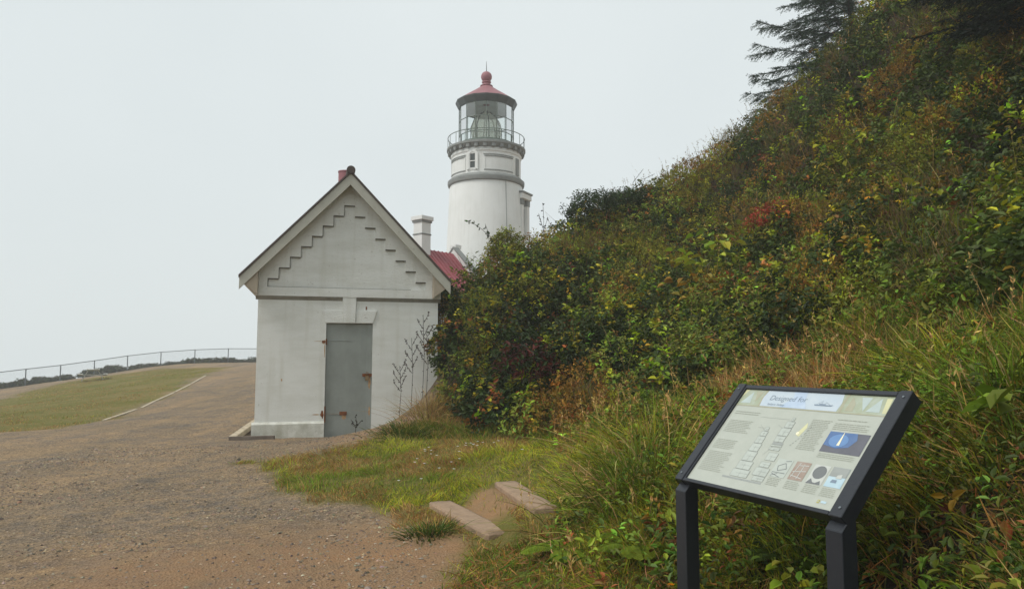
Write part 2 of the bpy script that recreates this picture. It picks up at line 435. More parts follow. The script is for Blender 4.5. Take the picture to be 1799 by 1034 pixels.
# ground: gravel, turf soil, red dirt and hillside humus mixed by surveyed cover
def ground_mat():
    m, N, L, P = nodes_of('ground_cover')
    P.inputs['Roughness'].default_value = 0.95
    P.inputs['Specular IOR Level'].default_value = 0.15
    tc = N.new('ShaderNodeTexCoord')
    def noise(sc, det=8, rough=0.6):
        n = N.new('ShaderNodeTexNoise'); n.inputs['Scale'].default_value = sc; n.inputs['Detail'].default_value = det; n.inputs['Roughness'].default_value = rough
        L.new(tc.outputs['Object'], n.inputs['Vector']); return n.outputs[0]
    def ramp(inp, p0, p1, c0=(0, 0, 0), c1=(1, 1, 1)):
        r = N.new('ShaderNodeValToRGB'); r.color_ramp.elements[0].position = p0; r.color_ramp.elements[1].position = p1
        r.color_ramp.elements[0].color = (*c0, 1); r.color_ramp.elements[1].color = (*c1, 1)
        L.new(inp, r.inputs[0]); return r.outputs[0]
    def mix(f, a, b, mode='MIX'):
        x = N.new('ShaderNodeMix'); x.data_type = 'RGBA'; x.blend_type = mode
        for s_, v in (('Factor', f), ('A', a), ('B', b)):
            if isinstance(v, (int, float)): x.inputs[s_].default_value = v
            elif isinstance(v, tuple): x.inputs[s_].default_value = (*v, 1)
            else: L.new(v, x.inputs[s_])
        return x.outputs['Result']
    at = N.new('ShaderNodeAttribute'); at.attribute_name = 'col'
    sp = N.new('ShaderNodeSeparateColor'); L.new(at.outputs['Color'], sp.inputs[0])
    # gravel: grey chips over tan fines
    g = mix(ramp(noise(0.45, 5), 0.38, 0.62), (0.295, 0.222, 0.148), (0.225, 0.190, 0.158))
    g = mix(ramp(noise(3.5, 7, 0.7), 0.40, 0.66), g, (0.38, 0.275, 0.165))
    chip = N.new('ShaderNodeTexVoronoi'); chip.inputs['Scale'].default_value = 48.0; chip.inputs['Randomness'].default_value = 1.0
    L.new(tc.outputs['Object'], chip.inputs['Vector'])
    cr = ramp(chip.outputs['Color'], 0.25, 0.95, (0.45, 0.45, 0.45), (1.5, 1.46, 1.40))
    g = mix(0.75, g, mix(1.0, g, cr, 'MULTIPLY'))
    g = mix(ramp(noise(0.9, 9, 0.72), 0.46, 0.62), g, mix(1.0, g, (0.84, 0.86, 0.88), 'MULTIPLY'))
    g = mix(ramp(noise(14, 8, 0.75), 0.54, 0.70), g, mix(1.0, g, (0.62, 0.60, 0.58), 'MULTIPLY'))
    g = mix(ramp(noise(60, 6, 0.7), 0.55, 0.78), g, (0.085, 0.070, 0.058))
    mpt = N.new('ShaderNodeMapping'); mpt.inputs['Rotation'].default_value = (0, 0, R(-28)); mpt.inputs['Scale'].default_value = (0.9, 0.10, 1)
    L.new(tc.outputs['Object'], mpt.inputs['Vector'])
    nt = N.new('ShaderNodeTexNoise'); nt.inputs['Scale'].default_value = 1.0; nt.inputs['Detail'].default_value = 5
    L.new(mpt.outputs[0], nt.inputs['Vector'])
    g = mix(ramp(nt.outputs[0], 0.44, 0.62), g, mix(1.0, g, (1.22, 1.16, 1.08), 'MULTIPLY'))
    # red-brown dirt
    dirt = mix(ramp(noise(4, 8, 0.7), 0.35, 0.7), (0.385, 0.215, 0.108), (0.33, 0.215, 0.122))
    dirt = mix(ramp(noise(70, 6, 0.7), 0.58, 0.78), dirt, (0.11, 0.075, 0.05))
    g = mix(sp.outputs[2], g, dirt)
    # lawn floor
    t = mix(ramp(noise(0.55, 7, 0.62), 0.36, 0.64), (0.150, 0.140, 0.030), (0.27, 0.190, 0.075))
    t = mix(ramp(noise(9, 8, 0.7), 0.40, 0.70), t, (0.115, 0.135, 0.022))
    g = mix(sp.outputs[0], g, t)
    h = mix(ramp(noise(3, 7, 0.65), 0.35, 0.7), (0.030, 0.024, 0.014), (0.055, 0.040, 0.022))
    g = mix(sp.outputs[1], g, h)
    L.new(g, P.inputs['Base Color'])
    bp = N.new('ShaderNodeBump'); bp.inputs['Strength'].default_value = 0.9; bp.inputs['Distance'].default_value = 0.035
    hs = N.new('ShaderNodeMath'); hs.operation = 'MULTIPLY_ADD'; hs.inputs[1].default_value = 0.6
    L.new(chip.outputs['Distance'], hs.inputs[0]); L.new(noise(26, 8, 0.75), hs.inputs[2])
    L.new(hs.outputs[0], bp.inputs['Height']); L.new(bp.outputs[0], P.inputs['Normal'])
    return m
M['ground'] = ground_mat()

# ================================================================== TERRAIN SHEET
def axis(parts):
    out = []
    for a, b, st in parts:
        out.append(np.arange(a, b, st))
    return np.concatenate(out + [[parts[-1][1]]])
gx = axis([(-90, -60, 6), (-60, -36, 2.0), (-36, -14, 0.5), (-14, -6, 0.14), (-6, 9, 0.075), (9, 16, 0.3), (16, 40, 2), (40, 80, 8)])
gy = axis([(-60, -10, 5), (-10, 2, 0.5), (2, 20, 0.09), (20, 30, 0.25), (30, 64, 0.6), (64, 130, 4)])
GX, GY = np.meshgrid(gx, gy)
GZ = ground_z(GX, GY)
w_lawn = np.maximum(smooth(-0.18, 0.22, poly_dist(GX, GY, LAWN_R) + (fbm(GX, GY, 2.2, 4, 5) - 0.5) * 0.9),
                    smooth(-0.35, 0.5, poly_dist(GX, GY, LAWN_L) + (fbm(GX, GY, 0.9, 4, 8) - 0.5) * 1.6))
# bare trodden earth behind the two step timbers
w_hill = smooth(-0.1, 0.5, poly_dist(GX, GY, HILL))
w_dirt = smooth(2.5, 0.3, np.hypot((GX + 0.9) * 0.62, GY - 5.5)) * 1.0
w_dirt = np.maximum(w_dirt, smooth(0.75, 0.35, np.abs(GX - (-0.15 + 0.55 * (7.4 - GY) * 0.0 + 0.0))) * smooth(8.6, 8.0, GY) * smooth(5.7, 6.2, GY))
w_dirt = np.maximum(w_dirt, 0.6 * smooth(1.5, 0.4, np.hypot(GX + 2.3, (GY - 12.3) * 1.2)))
trod = smooth(0.62, 0.30, np.hypot((GX + 0.12) * 1.0, (GY - 7.15) * 0.8))
w_lawn = w_lawn * (1 - 0.9 * trod)
w_dirt = np.clip(w_dirt * (0.35 + 1.1 * fbm(GX, GY, 1.1, 4, 77)), 0, 1)
cover = np.stack([w_lawn, w_hill, w_dirt], -1)
ny, nx = GX.shape
idx = np.arange(nx * ny).reshape(ny, nx)
quads = np.stack([idx[:-1, :-1], idx[:-1, 1:], idx[1:, 1:], idx[1:, :-1]], -1).reshape(-1, 4)
VV = np.stack([GX, GY, GZ], -1).reshape(-1, 3)
CV = cover.reshape(-1, 3)
qc = VV[quads].mean(1)
is_hill = poly_dist(qc[:, 0], qc[:, 1], HILL) > 0
is_lawn_r = (CV[quads][:, :, 0].mean(1) > 0.5) & ~is_hill & (qc[:, 1] < 15.5)
is_lawn_l = (CV[quads][:, :, 0].mean(1) > 0.5) & ~is_hill & (qc[:, 1] >= 15.5)
is_cliff = poly_dist(qc[:, 0], qc[:, 1], HEADLAND) < 0
klass = np.where(is_hill, 1, np.where(is_lawn_r, 2, np.where(is_lawn_l, 3, np.where(is_cliff, 4, 0))))
for k, nm, lb in ((0, 'gravel_path', 'brown and grey gravel path leading past the white shed'),
                  (1, 'hillside', 'steep overgrown hillside rising behind the sign'),
                  (2, 'lawn', 'short green and brown grass strip between path and hillside'),
                  (3, 'lawn', 'sloping lawn beyond the gravel path, below the fence'),
                  (4, 'cliff', 'cliff slope dropping away beyond the fence')):
    q = quads[klass == k]
    u, inv = np.unique(q, return_inverse=True)
    me = array_mesh(nm, VV[u], [inv.reshape(-1, 4)], CV[u], True)
    o = link(nm, me, M['ground'])
    tag(o, lb, kind='structure')


# ================================================================== WHITE MASONRY SHED (front plane y=0 local, x along the front, z from its base)
Z0 = 0.18
shed = empty('storage_shed', (-4.862, 13.8, Z0), R(15))
tag(shed, 'small white masonry shed with steep gable roof and grey steel door', 'shed')
SW, SL = 3.47, 4.3
def zz(v): return v - Z0
w = MB()
w.box(0, 1.275, 0, 0.3, -0.5, zz(2.83)); w.box(2.17, SW, 0, 0.3, -0.5, zz(2.83)); w.box(1.275, 2.17, 0, 0.3, zz(2.32), zz(2.83))
w.box(0, 0.3, 0.3, SL - 0.3, -0.5, zz(2.95)); w.box(SW - 0.3, SW, 0.3, SL - 0.3, -0.5, zz(2.95)); w.box(0, SW, SL - 0.3, SL, -0.5, zz(2.95))
w.box(1.2, 2.25, 0.301, 0.36, -0.4, zz(2.4))
w.build('wall', M['white_wall'], shed)
UC = 1.673
APEX = zz(5.30); EAVE_U, EAVE_Z = -0.335, zz(3.185)
SL_ = (APEX - EAVE_Z) / (UC - EAVE_U)
def roof_z(u, drop=0.0): return APEX - abs(u - UC) * SL_ - drop
# stepped gable: a proud frieze whose lower edge climbs in steps over a recessed field
field = MB()
DROP = 0.10
field.prism_y([(0.0, zz(2.83)), (SW, zz(2.83)), (SW, roof_z(SW, DROP)), (UC, roof_z(UC, DROP)), (0.0, roof_z(0, DROP))], -0.022, 0.3)
rear = MB().prism_y([(0.0, zz(2.83)), (SW, zz(2.83)), (SW, roof_z(SW, DROP)), (UC, roof_z(UC, DROP)), (0.0, roof_z(0, DROP))], SL - 0.3, SL + 0.02)
field.build('gable_wall', M['white_wall'], shed)
rear.build('gable_wall', M['white_wall'], shed)
fr = MB()
FV0, FV1 = -0.062, -0.0225
cols = []
a = [0.163 + 0.2003 * i for i in range(8)]
b = [1.779 + 0.2040 * i for i in range(8)]
zs = [3.166 + 0.2136 * i for i in range(8)]
fr.prism_y([(-0.045, zz(2.83)), (a[0], zz(2.83)), (a[0], roof_z(a[0], DROP)), (-0.045, roof_z(-0.045, DROP))], FV0, FV1)
fr.prism_y([(b[7], zz(2.83)), (SW + 0.045, zz(2.83)), (SW + 0.045, roof_z(SW + 0.045, DROP)), (b[7], roof_z(b[7], DROP))], FV0, FV1)
fr.box(a[0], b[7], FV0, FV1, zz(2.83), zz(3.0))
for i in range(7):
    fr.prism_y([(a[i], zz(zs[i])), (a[i + 1], zz(zs[i])), (a[i + 1], roof_z(a[i + 1], DROP)), (a[i], roof_z(a[i], DROP))], FV0, FV1)
    k = 6 - i
    fr.prism_y([(b[i], zz(zs[k])), (b[i + 1], zz(zs[k])), (b[i + 1], roof_z(b[i + 1], DROP)), (b[i], roof_z(b[i], DROP))], FV0, FV1)
fr.prism_y([(a[7], zz(zs[7])), (b[0], zz(zs[7])), (b[0], roof_z(b[0], DROP)), (UC, roof_z(UC, DROP)), (a[7], roof_z(a[7], DROP))], FV0, FV1)
fr.build('stepped_frieze', M['white_wall'], shed)
# thin dark strips under the steps; upright ones on the left side only
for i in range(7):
    MB().box(a[i], a[i + 1] - 0.003, FV0 - 0.002, FV1 - 0.001, zz(zs[i]) - 0.016, zz(zs[i]) - 0.001).build('step_strip', M['strip_dark'], shed)
    MB().box(b[i] + 0.003, b[i + 1], FV0 - 0.002, FV1 - 0.001, zz(zs[6 - i]) - 0.020, zz(zs[6 - i]) - 0.001).build('step_strip', M['strip_dark'], shed)
    MB().box(a[i + 1] + 0.0005, a[i + 1] + 0.010, FV0 - 0.001, FV1 - 0.001, zz(zs[i]), zz(zs[i + 1]) - 0.017).build('step_strip', M['strip_dark'], shed)
MB().box(a[7], b[0], FV0 - 0.002, FV1 - 0.001, zz(zs[7]) - 0.016, zz(zs[7]) - 0.001).build('step_strip', M['strip_dark'], shed)
MB().box(a[0] + 0.0005, a[0] + 0.010, FV0 - 0.001, FV1 - 0.001, zz(3.001), zz(zs[0]) - 0.017).build('step_strip', M['strip_dark'], shed)
MB().box(a[0], b[7] - 0.3, FV0 + 0.004, FV1 - 0.001, zz(3.0005), zz(3.007)).build('step_strip', M['strip_dark'], shed)
for u0, u1 in ((-0.045, 1.574), (1.842, SW + 0.045)):
    m_ = MB()
    m_.add([(u0, 0.001, zz(2.755)), (u1, 0.001, zz(2.755)), (u1, FV0, zz(2.828)), (u0, FV0, zz(2.828)), (u1, 0.001, zz(2.828)), (u0, 0.001, zz(2.828))],
           [(0, 1, 2, 3), (3, 2, 4, 5), (0, 3, 5), (1, 4, 2), (0, 5, 4, 1)])
    m_.build('belt_moulding', M['trim_grey'], shed)
MB().prism_y([(1.603, zz(2.322)), (1.826, zz(2.322)), (1.840, zz(2.829)), (1.576, zz(2.829))], -0.05, -0.001).build('keystone', M['white_wall'], shed, 0.004)
MB().prism_y([(1.829, zz(2.324)), (2.172, zz(2.324)), (2.246, zz(2.572)), (1.836, zz(2.572))], -0.028, -0.001).build('lintel_stone', M['white_wall'], shed, 0.004)
MB().prism_y([(1.255, zz(2.324)), (1.600, zz(2.324)), (1.588, zz(2.572)), (1.18, zz(2.572))], -0.012, -0.001).build('lintel_stone', M['white_wall'], shed, 0.004)
pl = MB()
pl.prism_y([(-0.05, -0.4), (1.274, -0.4), (1.274, zz(0.385)), (-0.05, zz(0.385))], -0.055, -0.001)
pl.add([(-0.05, -0.055, zz(0.386)), (1.274, -0.055, zz(0.386)), (1.274, -0.001, zz(0.43)), (-0.05, -0.001, zz(0.43)), (-0.05, -0.001, zz(0.386)), (1.274, -0.001, zz(0.386))], [(0, 1, 2, 3), (0, 3, 4), (1, 5, 2)])
pl.box(-0.05, -0.001, -0.001, SL, -0.4, zz(0.40))
pl.build('plinth', M['plinth'], shed)
# door
door = MB().box(1.279, 2.166, 0.055, 0.10, -0.25, zz(2.312)).build('door', M['door_grey'], shed, 0.004)
MB().box(2.06, 2.166, 0.041, 0.054, -0.2, zz(2.31)).build('jamb_strip', M['door_grey'], door, 0.003)
MB().box(1.283, 1.76, 0.047, 0.0545, zz(1.972), zz(1.985)).build('weld_seam', M['door_grey'], door, 0.002)
MB().box(1.283, 1.70, 0.045, 0.0545, zz(0.545), zz(0.575)).build('hinge_strap', M['trim_grey'], door, 0.002)
MB().box(1.56, 1.70, 0.036, 0.0445, zz(0.53), zz(0.60)).build('strap_end', M['rust'], door, 0.004)
for zc, hh in ((1.955, 0.055), (0.55, 0.16)):
    MB().bar((1.277, 0.018, zz(zc - hh)), (1.277, 0.018, zz(zc + hh)), 0.04, n=10).build('hinge', M['rust'], door, 0)
    MB().box(1.20, 1.262, -0.010, -0.001, zz(zc - 0.02), zz(zc + 0.02)).build('hinge_leaf', M['rust'], door, 0.002)
MB().box(1.985, 2.22, 0.012, 0.0405, zz(1.275), zz(1.335)).build('hasp', M['rust'], door, 0.003)
lk = MB()
lk.box(2.04, 2.11, -0.022, 0.010, zz(1.20), zz(1.295)).bar((2.058, 0.0, zz(1.30)), (2.058, 0.0, zz(1.36)), 0.011, n=6).bar((2.092, 0.0, zz(1.30)), (2.092, 0.0, zz(1.36)), 0.011, n=6).bar((2.053, 0.0, zz(1.362)), (2.097, 0.0, zz(1.362)), 0.012, n=6)
lk.build('padlock', M['brass'], door)
def stain(pts_, y, parent, mat):
    return MB().add([(u, y, zz(v)) for u, v in pts_], [tuple(range(len(pts_)))]).build('rust_stain', mat, parent)
def blot(u0, v0, w_, h_, n=14, sd=0):
    rr = random.Random(sd)
    return [(u0 + w_ * math.cos(t) * rr.uniform(0.55, 1.1), v0 + h_ * math.sin(t) * rr.uniform(0.55, 1.1)) for t in np.linspace(0, 2 * math.pi, n, endpoint=False)]
stain(blot(1.235, 1.95, 0.045, 0.05, 16, 1), -0.0015, door, M['rust_stain'])
stain(blot(1.13, 1.965, 0.09, 0.006, 14, 2), -0.0012, door, M['rust_stain'])
stain(blot(1.255, 1.80, 0.012, 0.16, 14, 9), -0.0012, door, M['rust_stain'])
stain(blot(1.235, 0.56, 0.03, 0.09, 18, 3), -0.0015, door, M['rust'])
stain(blot(1.12, 0.555, 0.10, 0.012, 14, 4), -0.0012, door, M['rust_stain'])
stain(blot(1.64, 0.49, 0.05, 0.06, 16, 5), 0.0535, door, M['rust_stain'])
stain(blot(2.125, 1.16, 0.028, 0.14, 16, 6), 0.0395, door, M['rust_stain'])
stain(blot(2.13, 0.60, 0.022, 0.12, 16, 7), 0.0395, door, M['rust_stain'])
stain(blot(0.47, 1.22, 0.02, 0.035, 12, 8), -0.0012, shed, M['rust_stain'])
MB().box(2.025, 2.05, -0.010, -0.001, zz(2.59), zz(2.655)).build('wall_hook', M['rust'], shed, 0.002)
# roof: two slabs, fascia boards, sloped eave boxes, ridge roll, vent
roof = empty('roof', (0, 0, 0)); roof.parent = shed
V0, V1 = -0.33, SL + 0.3
def slope_poly(s, t0, t1, ua=EAVE_U):
    """cross-section of one roof slope between depths t0<t1 (vertical) below the roof surface"""
    u = ua if s < 0 else 2 * UC - ua
    p = [(u, roof_z(u, t1)), (UC, roof_z(UC, t1)), (UC, roof_z(UC, t0)), (u, roof_z(u, t0))]
    return p if s < 0 else p[::-1]
for s_ in (-1, 1):
    MB().prism_y(slope_poly(s_, 0.0, 0.05), V0 - 0.03, V1).build('roof_slope', M['roof_dark'], roof)
    MB().prism_y(slope_poly(s_, 0.052, 0.098, EAVE_U + 0.02), V0 + 0.032, V1 - 0.03).build('soffit', M['soffit'], roof)
    MB().prism_y(slope_poly(s_, 0.054, 0.285, EAVE_U + 0.012), V0 - 0.005, V0 + 0.03).build('rake_board', M['fascia'], roof, 0.003)
    sg = lambda u: u if s_ < 0 else 2 * UC - u
    pp = [(sg(EAVE_U + 0.03), zz(3.075)), (sg(0.002), zz(2.84)), (sg(0.002), zz(3.38)), (sg(EAVE_U + 0.03), zz(3.10))]
    MB().prism_y(pp if s_ < 0 else pp[::-1], V0 + 0.032, V1 - 0.04).build('eave_box', M['soffit'], roof)
rc = MB().bar((UC, V0 - 0.05, APEX + 0.005), (UC, V1, APEX + 0.005), 0.17, n=16)
rc.build('ridge_roll', M['roof_dark'], roof, 0.012, True, 2)
vt = MB().lathe([(0.165, APEX - 0.25), (0.165, APEX + 0.33), (0.175, APEX + 0.335), (0.175, APEX + 0.36), (0.15, APEX + 0.36), (0.15, APEX + 0.30)], 28, UC - 0.04, 1.2)
vt.build('vent_pipe', M['red_dull'], roof, 0, True)

# boards edging the gravel beside the shed
def plank(a, b, wid, thick, mat, label, group, name='edging_board', lift=0.02):
    a = Vector(a); b = Vector(b)
    mid = (a + b) / 2
    r = empty(name, (mid.x, mid.y, mid.z)) if False else None
    m_ = MB().bar(a - mid, b - mid, wid, thick)
    o = m_.build(name, mat, None, min(0.008, thick * 0.2))
    o.location = mid + Vector((0, 0, lift))
    return tag(o, label, 'board', group)
def gz1(x, y): return float(ground_z(np.array([x]), np.array([y]))[0])
def onto(x, y, h=0.0): return (x, y, gz1(x, y) + h)
plank(onto(-5.22, 13.70), onto(-5.72, 16.9), 0.14, 0.10, M['board_pale'], 'pale board laid on the gravel beside the shed corner', 'edging boards')
plank(onto(-5.26, 13.62), onto(-4.40, 13.58), 0.05, 0.10, M['board_dark'], 'dark narrow board across the foot of the shed corner', 'edging boards')
LB = [(-10.42, 18.6), (-11.1, 21.6), (-11.75, 24.0), (-12.3, 26.6), (-13.5, 30.6), (-14.9, 35.4)]
lbl = ['long pale edging board nearest the camera on the lawn edge', 'pale edging board second along the lawn edge', 'short pale edging board midway along the lawn edge', 'pale edging board fourth along the lawn edge', 'pale edging board farthest along the lawn edge toward the fence']
for i in range(5):
    (x0, y0), (x1, y1) = LB[i], LB[i + 1]
    t = 0.03 if i != 1 else 0.25
    plank(onto(x0 + (x1 - x0) * t, y0 + (y1 - y0) * t), onto(x0 + (x1 - x0) * 0.97, y0 + (y1 - y0) * 0.97), 0.085, 0.04, M['board_pale'], lbl[i], 'edging boards', lift=0.004)

# two timber steps
def step(a, b, wid, zt, label):
    a = Vector((*a, zt)); b = Vector((*b, zt)); mid = (a + b) / 2
    m_ = MB().bar(a - mid - Vector((0, 0, 0.09)), b - mid - Vector((0, 0, 0.09)), wid, 0.18)
    me = m_.mesh('timber_step')
    bm = bmesh.new(); bm.from_mesh(me)
    bmesh.ops.subdivide_edges(bm, edges=bm.edges[:], cuts=7, use_grid_fill=True)
    for v in bm.verts:
        n_ = (random.random() - 0.5)
        v.co += v.normal * n_ * 0.005
    bmesh.ops.bevel(bm, geom=[e for e in bm.edges if e.calc_face_angle(0) > 1.0], offset=0.010, segments=2, affect='EDGES')
    bm.to_mesh(me); bm.free()
    me.polygons.foreach_set('use_smooth', [True] * len(me.polygons))
    o = link('timber_step', me, M['timber']); o.location = mid
    return tag(o, label, 'step', 'timber steps up from the path')
step((-0.74, 7.56), (-0.10, 6.20), 0.24, 0.165, 'lower timber step set in dirt beside a grass tuft')
step((-0.07, 7.80), (0.29, 6.45), 0.24, 0.325, 'upper timber step half buried in grass toward the sign')

# ================================================================== WORKROOM HOUSE behind the shed
ha = math.atan2(0.98, 1.2)                    # its ridge runs away to the right, towards the tower
hs = empty('workroom_house', (-3.08, 38.0, 1.2), -ha)
tag(hs, 'white house with red metal roof and parapet between shed and lighthouse', 'house')
HZ = 1.2
RID = 7.2 - HZ; HW = 2.7; HL = 6.2            # local: y runs along the ridge, -HL..0 ; x across
def hr(x, d=0.0): return RID - abs(x) * 0.98 - d
MB().prism_y([(-HW, -0.8), (HW, -0.8), (HW, hr(HW, 0.1)), (0, hr(0, 0.1)), (-HW, hr(-HW, 0.1))], -HL, -0.05).build('wall', M['tower_wall'], hs)
hroof = empty('roof', (0, 0, 0)); hroof.parent = hs
for s_ in (-1, 1):
    p = [(s_ * (HW + 0.25), hr(HW + 0.25, 0.08)), (0, hr(0, 0.08)), (0, hr(0)), (s_ * (HW + 0.25), hr(HW + 0.25))]
    MB().prism_y(p if s_ < 0 else p[::-1], -HL - 0.2, -0.06).build('roof_sheet', M['red_metal'], hroof)
    for k in range(22):
        y = -HL - 0.1 + k * 0.285
        MB().bar((0, y, hr(0) + 0.015), (s_ * (HW + 0.25), y, hr(HW + 0.25) + 0.015), 0.03, 0.045).build('roof_seam', M['red_metal'], hroof)
for s_ in (-1, 1):
    p = [(s_ * (HW + 0.35), hr(HW + 0.35, 0.3)), (0, hr(0, 0.3)), (0, hr(0) + 0.28), (s_ * (HW + 0.35), hr(HW + 0.35) + 0.28)]
    MB().prism_y(p if s_ < 0 else p[::-1], -0.045, 0.30).build('parapet', M['tower_wall'], hs)
    p = [(s_ * (HW + 0.38), hr(HW + 0.38) + 0.283), (0, hr(0) + 0.283), (0, hr(0) + 0.38), (s_ * (HW + 0.38), hr(HW + 0.38) + 0.38)]
    MB().prism_y(p if s_ < 0 else p[::-1], -0.085, 0.34).build('coping', M['tower_trim'], hs)
def chimney(x, y, wx, zb, zt, parent):
    c = MB().box(x - wx / 2, x + wx / 2, y - wx / 2, y + wx / 2, zb, zt - 0.32).build('chimney', M['tower_wall'], parent, 0.01)
    h_ = wx / 2
    MB().box(x - h_ - 0.05, x + h_ + 0.05, y - h_ - 0.05, y + h_ + 0.05, zt - 0.318, zt - 0.21).build('cap_course', M['tower_trim'], c, 0.01)
    MB().box(x - h_ - 0.1, x + h_ + 0.1, y - h_ - 0.1, y + h_ + 0.1, zt - 0.207, zt).build('cap_course', M['tower_wall'], c, 0.01)
    MB().box(x - h_ - 0.03, x + h_ + 0.03, y - h_ - 0.03, y + h_ + 0.03, zt - 0.95, zt - 0.88).build('cap_course', M['tower_trim'], c, 0.01)
    return c
chimney(0.02, -2.35, 0.62, RID - 0.5, 8.82 - HZ, hs)
chimney(-0.75, 0.9, 0.26, 3.0, 7.85 - HZ, hs)
MB().box(-0.55, 1.35, 0.31, 2.6, 0, 4.6).build('link_wall', M['tower_wall'], hs)

# ================================================================== LIGHTHOUSE
LHX, LHY, LHZ = -1.53, 42.0, 1.3
lh = empty('lighthouse', (LHX, LHY, LHZ), 0)
tag(lh, 'white round lighthouse tower with glazed lantern and red roof', 'lighthouse')
def lz(v): return v - LHZ
MB().lathe([(2.75, lz(0.6)), (2.62, lz(1.6)), (2.34, lz(7.0)), (2.15, lz(11.62)), (2.13, lz(11.70))], 96).build('tower_wall', M['tower_wall'], lh, 0, True)
MB().lathe([(2.131, lz(11.70)), (2.24, lz(11.74)), (2.27, lz(11.84)), (2.27, lz(11.98)), (2.18, lz(12.06)), (2.10, lz(12.14)), (2.052, lz(12.15))], 96).build('belt_moulding', M['tower_trim'], lh, 0, True)
MB().lathe([(2.05, lz(12.15)), (2.05, lz(13.62))], 96).build('watch_room_wall', M['tower_wall'], lh, 0, True)
MB().lathe([(2.052, lz(13.36)), (2.10, lz(13.42)), (2.10, lz(13.52)), (2.06, lz(13.55))], 96, caps=False).build('cornice', M['tower_wall'], lh, 0, True)
# raised frames of the watch room panels and its window; az measured from the camera side (+ to the right)
def ap(az, r, z):
    a_ = -math.pi / 2 + az
    return (r * math.cos(a_), r * math.sin(a_), z)
def curved_box(m_, az0, az1, z0, z1, r0, r1, n=8):
    base = len(m_.v)
    for i in range(n + 1):
        az = az0 + (az1 - az0) * i / n
        for r, z in ((r0, z0), (r1, z0), (r1, z1), (r0, z1)):
            m_.v.append(ap(az, r, z))
    for i in range(n):
        o = base + i * 4
        for k in range(4):
            kk = (k + 1) % 4
            m_.f.append((o + k, o + kk, o + 4 + kk, o + 4 + k))
    m_.f.append((base, base + 3, base + 2, base + 1)); o = base + n * 4
    m_.f.append((o, o + 1, o + 2, o + 3))
    return m_
for az0, az1 in ((R(-1), R(50)), (R(-78), R(-33))):
    for z0, z1, q in ((13.06, 13.12, 0), (13.17, 13.21, -0.02), (12.27, 12.32, 0)):
        curved_box(MB(), az0 + q, az1 - q, lz(z0), lz(z1), 2.04, 2.085, 12).build('panel_moulding', M['tower_trim'], lh)
    for b0, b1 in ((az0, az0 + R(1.6)), (az1 - R(1.6), az1)):
        curved_box(MB(), b0, b1, lz(12.32), lz(13.06), 2.04, 2.08, 2).build('panel_moulding', M['tower_wall'], lh)
m_ = MB(); curved_box(m_, R(58), R(68), lz(12.2), lz(13.2), 2.04, 2.09, 4); m_.build('side_window', M['tower_trim'], lh)
# arched window
waz = -math.asin(22.0 / 1270 * 40 / 2.05)
win = empty('window', (0, 0, 0)); win.parent = lh
win.location = ap(waz, 2.05, lz(12.3)); win.rotation_euler = (0, 0, waz); win.scale = (1.0, 1.0, 1.16)
arch = [(0.33, 0.0), (0.33, 0.78)] + [(0.33 * math.cos(t), 0.78 + 0.20 * math.sin(t)) for t in np.linspace(0.2, math.pi - 0.2, 9)] + [(-0.33, 0.78), (-0.33, 0.0)]
inner = [(x * 0.62, 0.04 + z * 0.86) for x, z in arch]
m_ = MB()
for (o0, i0), (o1, i1) in zip(zip(arch[:-1], inner[:-1]), zip(arch[1:], inner[1:])):
    m_.add([(o0[0], -0.07, o0[1]), (o1[0], -0.07, o1[1]), (i1[0], -0.07, i1[1]), (i0[0], -0.07, i0[1]), (o0[0], 0.1, o0[1]), (o1[0], 0.1, o1[1]), (i1[0], 0.1, i1[1]), (i0[0], 0.1, i0[1])],
           [(0, 1, 2, 3), (0, 4, 5, 1), (3, 2, 6, 7)])
m_.build('surround', M['tower_wall'], win)
MB().box(-0.21, 0.21, -0.03, 0.05, 0.0, 0.06).build('sill', M['tower_wall'], win)
for z0, z1 in ((0.10, 0.42), (0.46, 0.80)):
    MB().box(-0.15, 0.15, -0.012, -0.006, z0, z1).build('pane', M['window_dark'], win)
m_ = MB()
m_.box(-0.205, -0.15, -0.04, -0.013, 0.05, 0.84).box(0.15, 0.205, -0.04, -0.013, 0.05, 0.84).box(-0.15, 0.15, -0.04, -0.013, 0.42, 0.46).box(-0.15, 0.15, -0.04, -0.013, 0.06, 0.10).box(-0.15, 0.15, -0.04, -0.013, 0.80, 0.90)
m_.build('sash_frame', M['tower_wall'], win)
# projecting window bay on the right flank
bay = empty('window_bay', ap(R(82), 1.98, 0)); bay.parent = lh; bay.rotation_euler = (0, 0, R(62))
MB().box(-0.42, 0.42, -0.18, 0.5, lz(8.6), lz(10.6)).build('bay_wall', M['tower_wall'], bay)
for x in (-0.36, 0.36):
    MB().box(x - 0.13, x + 0.13, -0.42, -0.181, lz(8.6), lz(10.55)).build('pilaster', M['tower_wall'], bay, 0.01)
    MB().box(x - 0.16, x + 0.16, -0.45, -0.18, lz(10.552), lz(10.9)).build('capital', M['tower_trim'], bay, 0.02)
MB().box(-0.58, 0.58, -0.52, 0.5, lz(10.902), lz(11.22)).build('hood', M['tower_wall'], bay, 0.02)
MB().box(-0.64, 0.64, -0.58, 0.5, lz(11.222), lz(11.33)).build('hood_cap', M['tower_trim'], bay, 0.02)
MB().box(-0.22, 0.22, -0.20, -0.182, lz(8.7), lz(10.4)).build('pane', M['window_dark'], bay)
# lightning cable
m_ = MB()
for k in range(8):
    z0, z1 = 7.0 + k * 0.585, 7.0 + (k + 1) * 0.585
    m_.bar(ap(R(33), 2.36 - (z0 - 7) * 0.0404, lz(z0)), ap(R(33), 2.36 - (z1 - 7) * 0.0404, lz(z1)), 0.03, n=5)
m_.build('lightning_cable', M['tower_trim'], lh)
